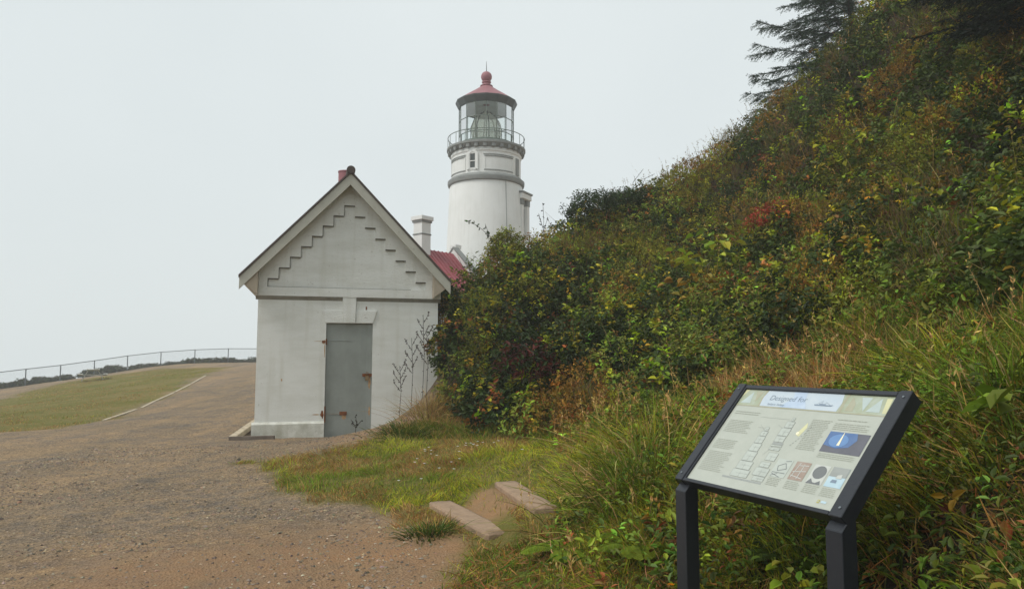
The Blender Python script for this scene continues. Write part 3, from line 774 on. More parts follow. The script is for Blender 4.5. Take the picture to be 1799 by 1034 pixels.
# gallery with corbels and railing
MB().lathe([(2.0, lz(13.62)), (2.10, lz(13.66)), (2.26, lz(13.80)), (2.33, lz(13.84)), (2.33, lz(13.95)), (2.28, lz(13.98)), (1.5, lz(14.0))], 96).build('gallery_deck', M['tower_trim'], lh, 0, True)
cb = MB().prism_y([(-0.11, 0), (0.11, 0), (0.11, 0.24), (-0.11, 0.24)], -0.22, 0.0).mesh('corbel', 0.02)
for k in range(28):
    az = 2 * math.pi * k / 28
    o = link('corbel', cb, None, lh)
    if k == 0: cb.materials.append(M['tower_trim'])
    o.location = ap(az, 2.05, lz(13.60)); o.rotation_euler = (0, 0, az)
bal = MB().bar((0, 0, 0), (0, 0, 0.66), 0.032, n=6).mesh('baluster'); bal.materials.append(M['green_metal'])
for k in range(20):
    o = link('baluster', bal, None, lh)
    o.location = ap(2 * math.pi * (k + 0.35) / 20, 2.27, lz(13.96))
m_ = MB()
for k in range(72):
    m_.bar(ap(2 * math.pi * k / 72, 2.27, lz(14.62)), ap(2 * math.pi * (k + 1) / 72, 2.27, lz(14.62)), 0.045, n=6)
m_.build('handrail', M['green_metal'], lh)
# lantern: 16 facets, 3 rows of panes
NF = 16; LR = 1.62
lantern = empty('lantern', (0, 0, 0)); lantern.parent = lh
rows = [(14.30, 14.72), (14.72, 15.60), (15.60, 16.48)]
MB().lathe([(LR + 0.02, lz(14.0)), (LR + 0.02, lz(14.29)), (LR - 0.08, lz(14.29)), (LR - 0.08, lz(14.0))], NF, caps=False, a0=-math.pi / 2 + R(2)).build('lantern_curb', M['green_metal'], lantern)
for k in range(NF):
    az0 = 2 * math.pi * k / NF + R(2); az1 = az0 + 2 * math.pi / NF
    MB().bar(ap(az0, LR, lz(14.28)), ap(az0, LR, lz(16.5)), 0.045, n=6).build('glazing_bar', M['green_metal'], lantern)
    for j, (z0, z1) in enumerate(rows):
        MB().add([ap(az0, LR, lz(z0)), ap(az1, LR, lz(z0)), ap(az1, LR, lz(z1)), ap(az0, LR, lz(z1))], [(0, 1, 2, 3)]).build('pane', M['pane'], lantern)
        if j:
            MB().bar(ap(az0, LR, lz(z0)), ap(az1, LR, lz(z0)), 0.05, n=6).build('glazing_bar', M['green_metal'], lantern)
lens = MB()
prof = [(0.40, 14.35), (0.62, 14.42), (0.62, 14.50)]
z = 14.55
for i in range(26):
    t = i / 25.0
    r = 0.90 * (1 - max(0, (t - 0.45) / 0.55) ** 2 * 0.72) * (0.92 + 0.08 * min(1, t / 0.25))
    prof += [(r - 0.035, z), (r, z + 0.03), (r - 0.03, z + 0.058)]
    z += 0.066
prof += [(0.16, z + 0.02)]
lens.lathe([(r, lz(zq)) for r, zq in prof], 32).build('fresnel_lens', M['lens'], lantern)
m_ = MB()
for k in range(8):
    az = 2 * math.pi * k / 8 + 0.2
    m_.bar(ap(az, 0.93, lz(14.5)), ap(az, 0.93, lz(15.3)), 0.05, n=5); m_.bar(ap(az, 0.93, lz(15.3)), ap(az, 0.72, lz(15.85)), 0.05, n=5); m_.bar(ap(az, 0.72, lz(15.85)), ap(az, 0.25, lz(16.28)), 0.05, n=5)
m_.build('lens_frame', M['dark_metal'], lantern)
MB().lathe([(0.45, lz(14.0)), (0.5, lz(14.36))], 24).build('lens_pedestal', M['dark_metal'], lantern)
lroof = MB().lathe([(1.83, lz(16.84)), (1.40, lz(17.13)), (0.9, lz(17.46)), (0.5, lz(17.74)), (0.34, lz(17.86)), (0.30, lz(17.90))], NF, a0=-math.pi / 2 + R(2)).build('roof', M['red_dull'], lh)
MB().lathe([(1.60, lz(16.50)), (1.66, lz(16.42)), (1.84, lz(16.77)), (1.84, lz(16.838)), (1.2, lz(16.839))], NF, caps=False, a0=-math.pi / 2 + R(2)).build('eave_band', M['dark_metal'], lroof)
MB().lathe([(1.62, lz(16.49)), (1.61, lz(16.47)), (1.0, lz(16.62)), (0.2, lz(16.75))], NF, caps=False, a0=-math.pi / 2 + R(2)).build('lantern_ceiling', M['ceiling'], lroof)
MB().lathe([(0.30, lz(17.86)), (0.38, lz(17.88)), (0.38, lz(17.92)), (0.24, lz(17.94)), (0.22, lz(18.06)), (0.28, lz(18.12)), (0.28, lz(18.17)), (0.2, lz(18.20))], 24).build('finial_neck', M['red_dull'], lroof, 0, True)
ball = MB().lathe([(0.33 * math.sin(t), lz(18.48) - 0.33 * math.cos(t)) for t in np.linspace(0.15, math.pi - 0.05, 16)], 28)
ball.build('finial_ball', M['red_dull'], lroof, 0, True)
MB().bar((0, 0, lz(18.78)), (0, 0, lz(19.45)), 0.05, n=6, w2=0.02).build('lightning_rod', M['dark_metal'], lroof)

# ================================================================== FENCE along the cliff edge
fence = empty('chain_link_fence', (FENCE[5][0], FENCE[5][1], gz1(*FENCE[5])))
tag(fence, 'grey chain link fence with top rail along the cliff edge', 'fence')
f0 = fence.location
FH = 1.1
pts = []
ext = [(-10.4, 58.2), (-12.8, 58.0), (-15.2, 57.8)] + FENCE + [(-33.7, 40.8), (-34.0, 38.4)]
for x, y in ext:
    pts.append(Vector((x, y, gz1(x, y))) - f0)
for p in pts:
    MB().bar(p - Vector((0, 0, 0.2)), p + Vector((0, 0, FH + 0.03)), 0.07, n=8).build('post', M['galv'], fence)
for p, q in zip(pts[:-1], pts[1:]):
    MB().bar(p + Vector((0, 0, FH)), q + Vector((0, 0, FH)), 0.055, n=6).build('top_rail', M['galv'], fence)
    m_ = MB()
    n_ = 26
    d_ = (q - p)
    for k in range(-12, n_):
        for sg_ in (0, 1):
            t0 = k / n_; t1 = (k + 12) / n_
            z0, z1 = 0.05, FH - 0.02
            ta, tb = max(t0, 0), min(t1, 1)
            if tb - ta < 0.02: continue
            za = z0 + (z1 - z0) * (ta - t0) / (t1 - t0); zb = z0 + (z1 - z0) * (tb - t0) / (t1 - t0)
            A = p + d_ * (ta if sg_ else 1 - ta) + Vector((0, 0, za)); B = p + d_ * (tb if sg_ else 1 - tb) + Vector((0, 0, zb))
            m_.bar(A, B, 0.004, n=3)
    m_.build('wire_mesh', M['galv'], fence)

# picnic table on the lawn
pt = empty('picnic_table', (-24.2, 42.0, gz1(-24.2, 42.0)), R(30))
pt.scale = (0.85, 0.85, 0.85)
tag(pt, 'weathered grey picnic table standing on the lawn below the fence', 'picnic table')
for k in range(5):
    x = -0.32 + k * 0.16
    MB().box(x - 0.07, x + 0.07, -0.95, 0.95, 0.715, 0.76).build('table_slat', M['table_wood'], pt, 0.006)
for s_ in (-1, 1):
    for k in range(2):
        x = s_ * (0.66 + k * 0.15)
        MB().box(x - 0.07, x + 0.07, -0.95, 0.95, 0.405, 0.45).build('seat_slat', M['table_wood'], pt, 0.006)
    for y in (-0.62, 0.62):
        MB().bar((s_ * 0.66, y, -0.05), (s_ * 0.28, y, 0.71), 0.09, 0.05, roll=0).build('leg', M['table_wood'], pt)
for y in (-0.57, 0.57):
    MB().box(-0.82, 0.82, y - 0.02, y + 0.02, 0.33, 0.402).build('cross_beam', M['table_wood'], pt)
    MB().box(-0.36, 0.36, y - 0.02, y + 0.02, 0.64, 0.712).build('cross_beam', M['table_wood'], pt)

# ================================================================== INTERPRETIVE SIGN
SBL = Vector((0.8955, 3.7901, 0.9961))
SWV = Vector((0.4154, -0.9096, 0.0)).normalized()
SHV = Vector((0.6238, 0.2767, 0.7310)); SHV = (SHV - SWV * SHV.dot(SWV)).normalized()
SNV = SWV.cross(SHV).normalized()
sbase = Vector((1.05, 3.40, gz1(1.05, 3.40)))
sign = empty('information_sign', sbase)
tag(sign, 'slanted information panel in black frame on two posts', 'sign')
def S(s, t, n=0.0):
    return SBL + SWV * s + SHV * t + SNV * n - sbase
def sbox(m_, s0, s1, t0, t1, n0, n1):
    v = [S(s, t, n) for n in (n0, n1) for s, t in ((s0, t0), (s1, t0), (s1, t1), (s0, t1))]
    return m_.add(v, [(0, 3, 2, 1), (4, 5, 6, 7), (0, 1, 5, 4), (1, 2, 6, 5), (2, 3, 7, 6), (3, 0, 4, 7)])
PW, PH = 0.914, 0.612
sbox(MB(), -0.066, -0.0115, -0.022, PH + 0.028, -0.062, 0.012).build('side_rail', M['sign_metal'], sign, 0.003)
sbox(MB(), -0.0105, 0.0, -0.0195, PH + 0.026, -0.055, 0.006).build('inner_lip', M['sign_metal'], sign, 0.001)
sbox(MB(), PW + 0.0115, PW + 0.068, -0.022, PH + 0.028, -0.062, 0.012).build('side_rail', M['sign_metal'], sign, 0.003)
sbox(MB(), PW, PW + 0.0105, -0.0195, PH + 0.026, -0.055, 0.006).build('inner_lip', M['sign_metal'], sign, 0.001)
sbox(MB(), 0.001, PW - 0.001, -0.019, 0.0, -0.05, 0.008).build('bottom_rail', M['sign_metal'], sign, 0.002)
sbox(MB(), 0.001, PW - 0.001, PH, PH + 0.024, -0.05, 0.008).build('top_rail', M['sign_metal'], sign, 0.002)
sbox(MB(), 0.002, PW - 0.002, 0.001, PH - 0.001, -0.045, -0.016).build('backing', M['sign_metal'], sign)
for s_ in (-0.0245, PW + 0.0265):
    top = S(s_, 0.0, 0.0)
    gnd = gz1(top.x + sbase.x, top.y + sbase.y) - sbase.z - 0.35
    ex = Vector((SWV.x, SWV.y, 0)); ey = Vector((-SWV.y, SWV.x, 0))
    v = []
    hw = 0.041
    for sx, sy in ((-1, -1), (1, -1), (1, 1), (-1, 1)):
        c_ = Vector((top.x, top.y, 0)) + ex * sx * hw + ey * (0.021 + sy * hw)
        # top of the post is cut along the underside of the panel
        pl_ = SBL - sbase + SNV * -0.03
        zt = pl_.z - ((c_.x - pl_.x) * SNV.x + (c_.y - pl_.y) * SNV.y) / SNV.z
        v.append((c_.x, c_.y, gnd)); v.append((c_.x, c_.y, zt))
    MB().add(v, [(0, 6, 4, 2), (1, 3, 5, 7), (0, 2, 3, 1), (2, 4, 5, 3), (4, 6, 7, 5), (6, 0, 1, 7)]).build('post', M['sign_metal'], sign, 0.003)

def flat(name, c, rough=0.16, c2=None, scale=14.0):
    return paint(name, c, rough, c2 or tuple(x * 0.85 for x in c), scale, 0.7, spec=0.9)
G = {}
for nm, c, c2 in (('panel', (0.425, 0.45, 0.39), (0.47, 0.49, 0.43)), ('brown_band', (0.36, 0.35, 0.24), (0.43, 0.43, 0.33)), ('sky_pale', (0.52, 0.59, 0.64), (0.44, 0.53, 0.62)), ('sky_blue', (0.42, 0.52, 0.66), (0.55, 0.64, 0.74)),
                  ('ink', (0.20, 0.26, 0.33), None), ('text_grey', (0.345, 0.36, 0.295), None), ('night', (0.075, 0.15, 0.33), (0.12, 0.20, 0.36)), ('night_dark', (0.12, 0.12, 0.145), (0.09, 0.09, 0.11)), ('glow', (0.12, 0.24, 0.47), (0.16, 0.29, 0.52)), ('beam', (0.85, 0.80, 0.58), None),
                  ('white', (0.54, 0.56, 0.52), None), ('diagram', (0.47, 0.51, 0.46), None), ('line', (0.33, 0.35, 0.32), None), ('brick', (0.32, 0.24, 0.19), (0.42, 0.36, 0.31)), ('green_img', (0.35, 0.39, 0.27), (0.44, 0.49, 0.42)), ('steel_img', (0.46, 0.54, 0.52), None), ('dark_img', (0.16, 0.17, 0.17), None), ('sea_img', (0.40, 0.56, 0.64), (0.55, 0.66, 0.70)), ('grey_img', (0.32, 0.34, 0.32), None), ('gold', (0.45, 0.42, 0.10), None), ('yellow_soft', (0.62, 0.61, 0.36), None)):
    G[nm] = flat('print_' + nm, c, c2=c2)
# printed panel: a sheet with prints laid on it in thin layers
panel = sbox(MB(), 0.0015, PW - 0.0015, 0.001, PH - 0.001, -0.0155, -0.004).build('panel', G['panel'], sign)
LAY = 0.0006
def S2(s, t, lay): return S(s, t, -0.004 + LAY * lay)
def rect(name, s0, s1, t0, t1, mat, lay=1):
    return MB().add([S2(s0, t0, lay), S2(s1, t0, lay), S2(s1, t1, lay), S2(s0, t1, lay)], [(0, 1, 2, 3)]).build(name, mat, panel)
def poly(name, pts_, mat, lay=2):
    return MB().add([S2(s, t, lay) for s, t in pts_], [tuple(range(len(pts_)))]).build(name, mat, panel)
def strokes(name, segs, mat, wd=0.0016, lay=3):
    m_ = MB()
    for (a0, b0), (a1, b1) in segs:
        dx, dy = a1 - a0, b1 - b0; l = math.hypot(dx, dy) + 1e-9
        nx_, ny_ = -dy / l * wd / 2, dx / l * wd / 2
        m_.add([S2(a0 + nx_, b0 + ny_, lay), S2(a0 - nx_, b0 - ny_, lay), S2(a1 - nx_, b1 - ny_, lay), S2(a1 + nx_, b1 + ny_, lay)], [(0, 1, 2, 3)])
    return m_.build(name, mat, panel)
rect('banner_picture', 0.0015, PW - 0.0015, 0.507, PH - 0.001, G['green_img'], 1)
cen = [(0.178, 0.507), (0.172, 0.55), (0.178, 0.6105), (0.432, 0.6105), (0.425, 0.55), (0.47, 0.507)]
poly('banner_picture', [(0.168, 0.5075), (0.158, 0.56), (0.170, 0.6105), (0.642, 0.6105), (0.656, 0.56), (0.650, 0.5075)], G['sky_pale'], 2)
poly('banner_picture', [(0.30, 0.5075), (0.36, 0.57), (0.345, 0.6105), (0.426, 0.6105), (0.44, 0.56), (0.472, 0.5075)], G['sky_blue'], 3)
for x0, x1 in ((0.150, 0.160), (0.657, 0.672)):
    poly('banner_picture', [(x0 + 0.005, 0.5075), (x1 + 0.005, 0.5075), (x1, 0.56), (x1 + 0.004, 0.6105), (x0 + 0.004, 0.6105), (x0, 0.56)], G['brown_band'], 2)
for pts_, g in (([(0.02, 0.52), (0.07, 0.60), (0.09, 0.52)], 'steel_img'), ([(0.09, 0.60), (0.14, 0.60), (0.12, 0.53)], 'brown_band'), ([(0.005, 0.56), (0.03, 0.61), (0.005, 0.61)], 'yellow_soft'),
                ([(0.69, 0.515), (0.70, 0.60), (0.73, 0.56), (0.735, 0.515)], 'brown_band'), ([(0.745, 0.60), (0.80, 0.60), (0.785, 0.52)], 'steel_img'), ([(0.80, 0.52), (0.85, 0.60), (0.87, 0.52)], 'steel_img'), ([(0.872, 0.6), (0.90, 0.6), (0.905, 0.515), (0.885, 0.515)], 'yellow_soft')):
    poly('banner_picture', pts_, G[g], 2)
rect('banner_edge', 0.0015, PW - 0.0015, 0.500, 0.5068, G['brown_band'], 2)
# ship silhouette
poly('ship_picture', [(0.505, 0.541), (0.512, 0.534), (0.607, 0.534), (0.617, 0.543), (0.59, 0.5405)], G['ink'], 4)
rect('ship_picture', 0.535, 0.572, 0.541, 0.546, G['ink'], 4)
strokes('ship_picture', [((0.548, 0.545), (0.548, 0.566)), ((0.57, 0.545), (0.572, 0.558)), ((0.52, 0.541), (0.548, 0.562)), ((0.60, 0.541), (0.572, 0.556))], G['ink'], 0.0014, 5)
def lettering(name, body, s, t, size, mat, shear=0.15, offset=0.0, lay=5, width=None):
    cu = bpy.data.curves.new(name, 'FONT'); cu.body = body; cu.size = size; cu.shear = shear; cu.offset = offset; cu.space_character = 1.02
    ob = bpy.data.objects.new(name + '_tmp', cu); col.objects.link(ob)
    bpy.context.view_layer.update()
    me = bpy.data.meshes.new_from_object(ob.evaluated_get(bpy.context.evaluated_depsgraph_get()))
    bpy.data.objects.remove(ob); bpy.data.curves.remove(cu)
    xs = [v.co.x for v in me.vertices]
    k = 1.0 if width is None else width / (max(xs) - min(xs))
    for v in me.vertices:
        v.co = S2(s + v.co.x * k, t + v.co.y, lay)
    me.materials.clear()
    return link(name, me, mat, panel)
lettering('title_lettering', 'Designed for', 0.208, 0.549, 0.046, G['ink'], 0.1, -0.0006, width=0.238)
lettering('subtitle_lettering', 'Sailors Safety', 0.214, 0.5165, 0.017, G['ink'], 0.2, 0.0, width=0.115)
def text_block(s0, s1, t1, t0, pitch, indent=0.0, head=False):
    m_ = MB(); t = t1; first = True
    while t > t0:
        e = s1 - random.random() * (s1 - s0) * 0.18
        x = s0 + random.random() * 0.002
        while x < e:
            wl_ = random.uniform(0.008, 0.024)
            x2 = min(x + wl_, e)
            m_.add([S2(x, t, 3), S2(x2, t, 3), S2(x2, t + pitch * 0.30, 3), S2(x, t + pitch * 0.30, 3)], [(0, 1, 2, 3)])
            x = x2 + 0.0035
        t -= pitch * (1.6 if first and head else 1.0); first = False
    return m_.build('body_text', G['text_grey'], panel)
text_block(0.028, 0.235, 0.458, 0.438, 0.013)
text_block(0.030, 0.215, 0.398, 0.320, 0.0105)
text_block(0.030, 0.185, 0.268, 0.205, 0.0105)
text_block(0.030, 0.205, 0.190, 0.068, 0.0105)
text_block(0.552, 0.665, 0.448, 0.276, 0.0100)
text_block(0.684, 0.85, 0.462, 0.456, 0.012)
text_block(0.684, 0.880, 0.440, 0.406, 0.0105)
text_block(0.69, 0.885, 0.270, 0.245, 0.0095)
for x0 in (0.505, 0.612, 0.716, 0.81):
    text_block(x0, x0 + 0.08, 0.100, 0.062, 0.009)
# tower diagrams: stacked outlined rooms
for blocks in ([(0.268, 0.380, 0.072, 0.115), (0.276, 0.366, 0.118, 0.165), (0.282, 0.352, 0.168, 0.225), (0.286, 0.346, 0.228, 0.275), (0.290, 0.340, 0.278, 0.320), (0.296, 0.336, 0.323, 0.352), (0.304, 0.328, 0.355, 0.378)],
               [(0.416, 0.486, 0.070, 0.096), (0.400, 0.486, 0.099, 0.145), (0.410, 0.470, 0.150, 0.178), (0.420, 0.480, 0.190, 0.235), (0.404, 0.470, 0.250, 0.266), (0.404, 0.470, 0.272, 0.282), (0.404, 0.462, 0.300, 0.335), (0.404, 0.464, 0.338, 0.385), (0.414, 0.462, 0.388, 0.425), (0.432, 0.450, 0.428, 0.450)]):
    for s0, s1, t0, t1 in blocks:
        rect('tower_drawing', s0, s1, t0, t1, G['diagram'], 2)
        strokes('tower_drawing', [((s0, t0), (s1, t0)), ((s0, t1), (s1, t1)), ((s0, t0), (s0, t1)), ((s1, t0), (s1, t1)), (((s0 + s1) / 2, t0), ((s0 + s1) / 2, t0 + (t1 - t0) * 0.7)), ((s0 + 0.3 * (s1 - s0), (t0 + t1) / 2), (s1, (t0 + t1) / 2))], G['line'], 0.0011, 3)
rect('tower_drawing', 0.404, 0.470, 0.284, 0.297, G['grey_img'], 2)
rect('tower_drawing', 0.224, 0.485, 0.056, 0.066, G['grey_img'], 1)
strokes('tower_drawing', [((0.23, 0.437), (0.42, 0.437)), ((0.255, 0.372), (0.296, 0.372)), ((0.26, 0.39), (0.30, 0.36)), ((0.37, 0.40), (0.41, 0.38)), ((0.39, 0.215), (0.42, 0.27))], G['line'], 0.0011, 3)
# light rays diagram
poly('ray_drawing', [(0.505, 0.355), (0.535, 0.43), (0.548, 0.40), (0.53, 0.345)], G['yellow_soft'], 1)
poly('ray_drawing', [(0.508 + 0.009 * math.cos(t) + 0.005, 0.363 + 0.009 * math.sin(t)) for t in np.linspace(0, 6, 10)], G['beam'], 2)
strokes('ray_drawing', [((0.51 + 0.008 * i, 0.29 + 0.012 * i + 0.0005 * i * i), (0.517 + 0.008 * i, 0.296 + 0.012 * i + 0.0005 * i * i)) for i in range(9)], G['line'], 0.0025, 3)
# photographs on the panel
rect('night_picture', 0.686, 0.895, 0.282, 0.396, G['night_dark'], 2)
poly('night_picture', [(0.687, 0.320), (0.687, 0.3955), (0.83, 0.3955), (0.845, 0.36), (0.82, 0.318), (0.76, 0.306)], G['night'], 3)
poly('night_picture', [(0.755 + 0.05 * math.cos(t), 0.348 + 0.036 * math.sin(t)) for t in np.linspace(0, 6.1, 18)], G['glow'], 4)
poly('night_picture', [(0.757, 0.322), (0.772, 0.322), (0.7655, 0.393), (0.7625, 0.393)], G['beam'], 5)
rect('drawing_picture', 0.50, 0.588, 0.110, 0.211, G['diagram'], 2)
strokes('drawing_picture', [((0.52, 0.17), (0.555, 0.19)), ((0.555, 0.19), (0.575, 0.16)), ((0.575, 0.16), (0.53, 0.145)), ((0.53, 0.145), (0.52, 0.17)), ((0.505, 0.135), (0.58, 0.135)), ((0.505, 0.128), (0.56, 0.112)), ((0.505, 0.114), (0.54, 0.13)), ((0.55, 0.2), (0.58, 0.205))], G['dark_img'], 0.003, 3)
rect('brick_picture', 0.609, 0.691, 0.112, 0.212, G['brick'], 2)
strokes('brick_picture', [((0.62, 0.125), (0.635, 0.205)), ((0.655, 0.12), (0.66, 0.20)), ((0.615, 0.155), (0.685, 0.165)), ((0.63, 0.19), (0.685, 0.195)), ((0.615, 0.135), (0.68, 0.125))], G['white'], 0.0035, 3)
rect('lens_picture', 0.712, 0.795, 0.110, 0.212, G['white'], 2)
poly('lens_picture', [(0.755 + 0.034 * math.cos(t), 0.173 + 0.034 * math.sin(t)) for t in np.linspace(0, 6.05, 20)], G['dark_img'], 3)
poly('lens_picture', [(0.713, 0.111), (0.73, 0.138), (0.745, 0.12), (0.76, 0.118), (0.78, 0.132), (0.79, 0.111)], G['dark_img'], 3)
rect('harbour_picture', 0.808, 0.893, 0.112, 0.214, G['sea_img'], 2)
rect('harbour_picture', 0.8085, 0.8925, 0.165, 0.2135, G['grey_img'], 3)
poly('harbour_picture', [(0.83, 0.135), (0.86, 0.135), (0.858, 0.15), (0.835, 0.15)], G['ink'], 4)
poly('harbour_picture', [(0.845, 0.158), (0.875, 0.158), (0.87, 0.18), (0.85, 0.174)], G['white'], 4)
rect('logo', 0.822, 0.834, 0.028, 0.044, G['gold'], 2); rect('logo', 0.825, 0.831, 0.032, 0.040, G['panel'], 3)
rect('logo', 0.842, 0.868, 0.031, 0.042, G['sea_img'], 2)

for s_ in (-0.04, PW + 0.042):
    for t_ in (0.02, PH - 0.01):
        c_ = S(s_, t_, 0.0125)
        MB().bar(c_, c_ + SNV * 0.003, 0.011, n=8).build('bolt', M['galv'], sign)

# ================================================================== VEGETATION
def unit(v):
    return v / (np.linalg.norm(v, axis=-1, keepdims=True) + 1e-9)

def frame_of(a):
    """two unit vectors perpendicular to a (n,3)"""
    ref = np.where(np.abs(a[:, 2:3]) < 0.9, np.array([[0, 0, 1.0]]), np.array([[1.0, 0, 0]]))
    e1 = unit(np.cross(a, ref)); e2 = np.cross(a, e1)
    return e1, e2

class Leaves:
    """accumulates leaf / blade geometry with a colour per vertex"""
    def __init__(s):
        s.V = []; s.C = []; s.Q = []; s.T = []; s.n = 0
    def _push(s, V, C, quads=None, tris=None):
        V = V.reshape(-1, 3); C = C.reshape(-1, 3)
        if quads is not None: s.Q.append(quads + s.n)
        if tris is not None: s.T.append(tris + s.n)
        s.V.append(V); s.C.append(C); s.n += len(V)
    def leaf(s, base, d, nrm, L, W, color, fold=0.25, droop=0.18):
        """6-vertex folded leaf: base, two per side, tip"""
        n = len(base)
        if n == 0: return
        side = unit(np.cross(d, nrm)); nrm = np.cross(side, d)
        L = np.broadcast_to(np.asarray(L, float), (n,))[:, None]; W = np.broadcast_to(np.asarray(W, float), (n,))[:, None]
        up = nrm * W * fold
        v0 = base
        v1 = base + d * L * 0.32 + side * W * 0.5 + up
        v2 = base + d * L * 0.70 + side * W * 0.40 + up - nrm * L * droop * 0.4
        v3 = base + d * L - nrm * L * droop
        v4 = base + d * L * 0.70 - side * W * 0.40 + up - nrm * L * droop * 0.4
        v5 = base + d * L * 0.32 - side * W * 0.5 + up
        V = np.stack([v0, v1, v2, v3, v4, v5], 1)
        C = np.repeat(color[:, None, :], 6, 1) * np.array([0.9, 1, 1.05, 1.0, 1.05, 1])[None, :, None]
        o = (np.arange(n) * 6)[:, None]
        q = np.concatenate([o + np.array([[0, 1, 2, 3]]), o + np.array([[0, 3, 4, 5]])])
        s._push(V, C, quads=q)
    def diamond(s, base, d, nrm, L, W, color):
        n = len(base)
        if n == 0: return
        side = unit(np.cross(d, nrm))
        L = np.broadcast_to(np.asarray(L, float), (n,))[:, None]; W = np.broadcast_to(np.asarray(W, float), (n,))[:, None]
        V = np.stack([base, base + d * L * 0.5 + side * W * 0.5, base + d * L, base + d * L * 0.5 - side * W * 0.5], 1)
        C = np.repeat(color[:, None, :], 4, 1)
        o = (np.arange(n) * 4)[:, None]
        s._push(V, C, quads=o + np.array([[0, 1, 2, 3]]))
    def blade(s, base, d, bend, L, W, color, tipc=None, seg=3):
        """tapering curved strip; d start direction, bend added quadratically"""
        n = len(base)
        if n == 0: return
        L = np.broadcast_to(np.asarray(L, float), (n,))[:, None]; W = np.broadcast_to(np.asarray(W, float), (n,))[:, None]
        e1, e2 = frame_of(d)
        th = rng.uniform(0, 2 * np.pi, (n, 1))
        side = e1 * np.cos(th) + e2 * np.sin(th)
        rows = []; cc = []
        tipc = color if tipc is None else tipc
        for k in range(seg):
            t = k / seg
            p = base + d * L * t + bend * L * t * t
            w_ = W * (1 - 0.55 * t) * 0.5
            rows += [p + side * w_, p - side * w_]
            c = color * (1 - t) + tipc * t
            cc += [c, c]
        rows.append(base + d * L + bend * L); cc.append(tipc)
        V = np.stack(rows, 1); C = np.stack(cc, 1)
        m = 2 * seg + 1
        o = (np.arange(n) * m)[:, None]
        qs = [o + np.array([[2 * k, 2 * k + 1, 2 * k + 3, 2 * k + 2]]) for k in range(seg - 1)]
        t = o + np.array([[2 * seg - 2, 2 * seg - 1, 2 * seg]])
        s._push(V, C, quads=np.concatenate(qs) if qs else None, tris=t)
    def build(s, name, mat, parent=None):
        polys = []
        if s.Q: polys.append(np.concatenate(s.Q))
        if s.T: polys.append(np.concatenate(s.T))
        me = array_mesh(name, np.concatenate(s.V), polys, np.concatenate(s.C), False)
        return link(name, me, mat, parent)

def vary(c, n, amt=0.25, hue=0.12):
    c = np.asarray(c, float)
    if c.ndim == 1: c = np.repeat(c[None], n, 0)
    v = np.exp(rng.normal(0, amt, (n, 1)))
    h = np.exp(rng.normal(0, hue, (n, 3)))
    return np.clip(c * v * h, 0.004, 0.9)

def grad(x, y, e=0.06):
    gx_ = (ground_z(x + e, y) - ground_z(x - e, y)) / (2 * e)
    gy_ = (ground_z(x, y + e) - ground_z(x, y - e)) / (2 * e)
    return unit(np.stack([-gx_, -gy_, np.ones_like(gx_)], -1))

def sprigs(lv, c, axis_, color, k, L, W, spread=(0.75, 1.35), fold=0.25, small=False, jitter=0.03):
    """whorls of k leaves round each axis"""
    n = len(c)
    if n == 0: return
    e1, e2 = frame_of(axis_)
    ph0 = rng.uniform(0, 2 * np.pi, n)
    L = np.broadcast_to(np.asarray(L, float), (n,)); W = np.broadcast_to(np.asarray(W, float), (n,))
    for j in range(k):
        ph = ph0 + j * 2.4 + rng.normal(0, 0.25, n)
        al = rng.uniform(spread[0], spread[1], n)
        d = axis_ * np.cos(al)[:, None] + (e1 * np.cos(ph)[:, None] + e2 * np.sin(ph)[:, None]) * np.sin(al)[:, None]
        nr = axis_ * np.sin(al)[:, None] - (e1 * np.cos(ph)[:, None] + e2 * np.sin(ph)[:, None]) * np.cos(al)[:, None]
        nr = unit(nr + rng.normal(0, 0.25, (n, 3)))
        sc = rng.uniform(0.7, 1.15, n)
        base = c - axis_ * (rng.uniform(0, 1, n) * L * 1.2)[:, None] + rng.normal(0, jitter, (n, 3))
        cl = color * np.exp(rng.normal(0, 0.16, (n, 1)))
        if small: lv.diamond(base, d, nr, L * sc, W * sc, cl)
        else: lv.leaf(base, d, nr, L * sc, W * sc, cl, fold)

# ---- the thicket on the hillside: mounded evergreen shrubs, too many and too merged to count
DARK = np.array([0.026, 0.044, 0.011]); MID = np.array([0.118, 0.155, 0.019]); BRIGHT = np.array([0.34, 0.355, 0.022]); LIME = np.array([0.36, 0.40, 0.03])
OLIVE = np.array([0.205, 0.178, 0.021]); RUST = np.array([0.230, 0.085, 0.022]); RED = np.array([0.36, 0.065, 0.035]); STRAW = np.array([0.30, 0.21, 0.095]); BROWN = np.array([0.085, 0.050, 0.025]); GOLD = np.array([0.30, 0.19, 0.02])

def px_of(P):
    """picture coordinates (of the 1799 px wide photograph's lens) used only to skip what the hill hides or the frame never reaches"""
    th = math.atan(115 / 1270.0)
    dz = P[:, 2] - 1.6
    fw = P[:, 1] * math.cos(th) + dz * math.sin(th); up = -P[:, 1] * math.sin(th) + dz * math.cos(th)
    return 900 + 1270 * P[:, 0] / fw, 517 - 1270 * up / fw, fw

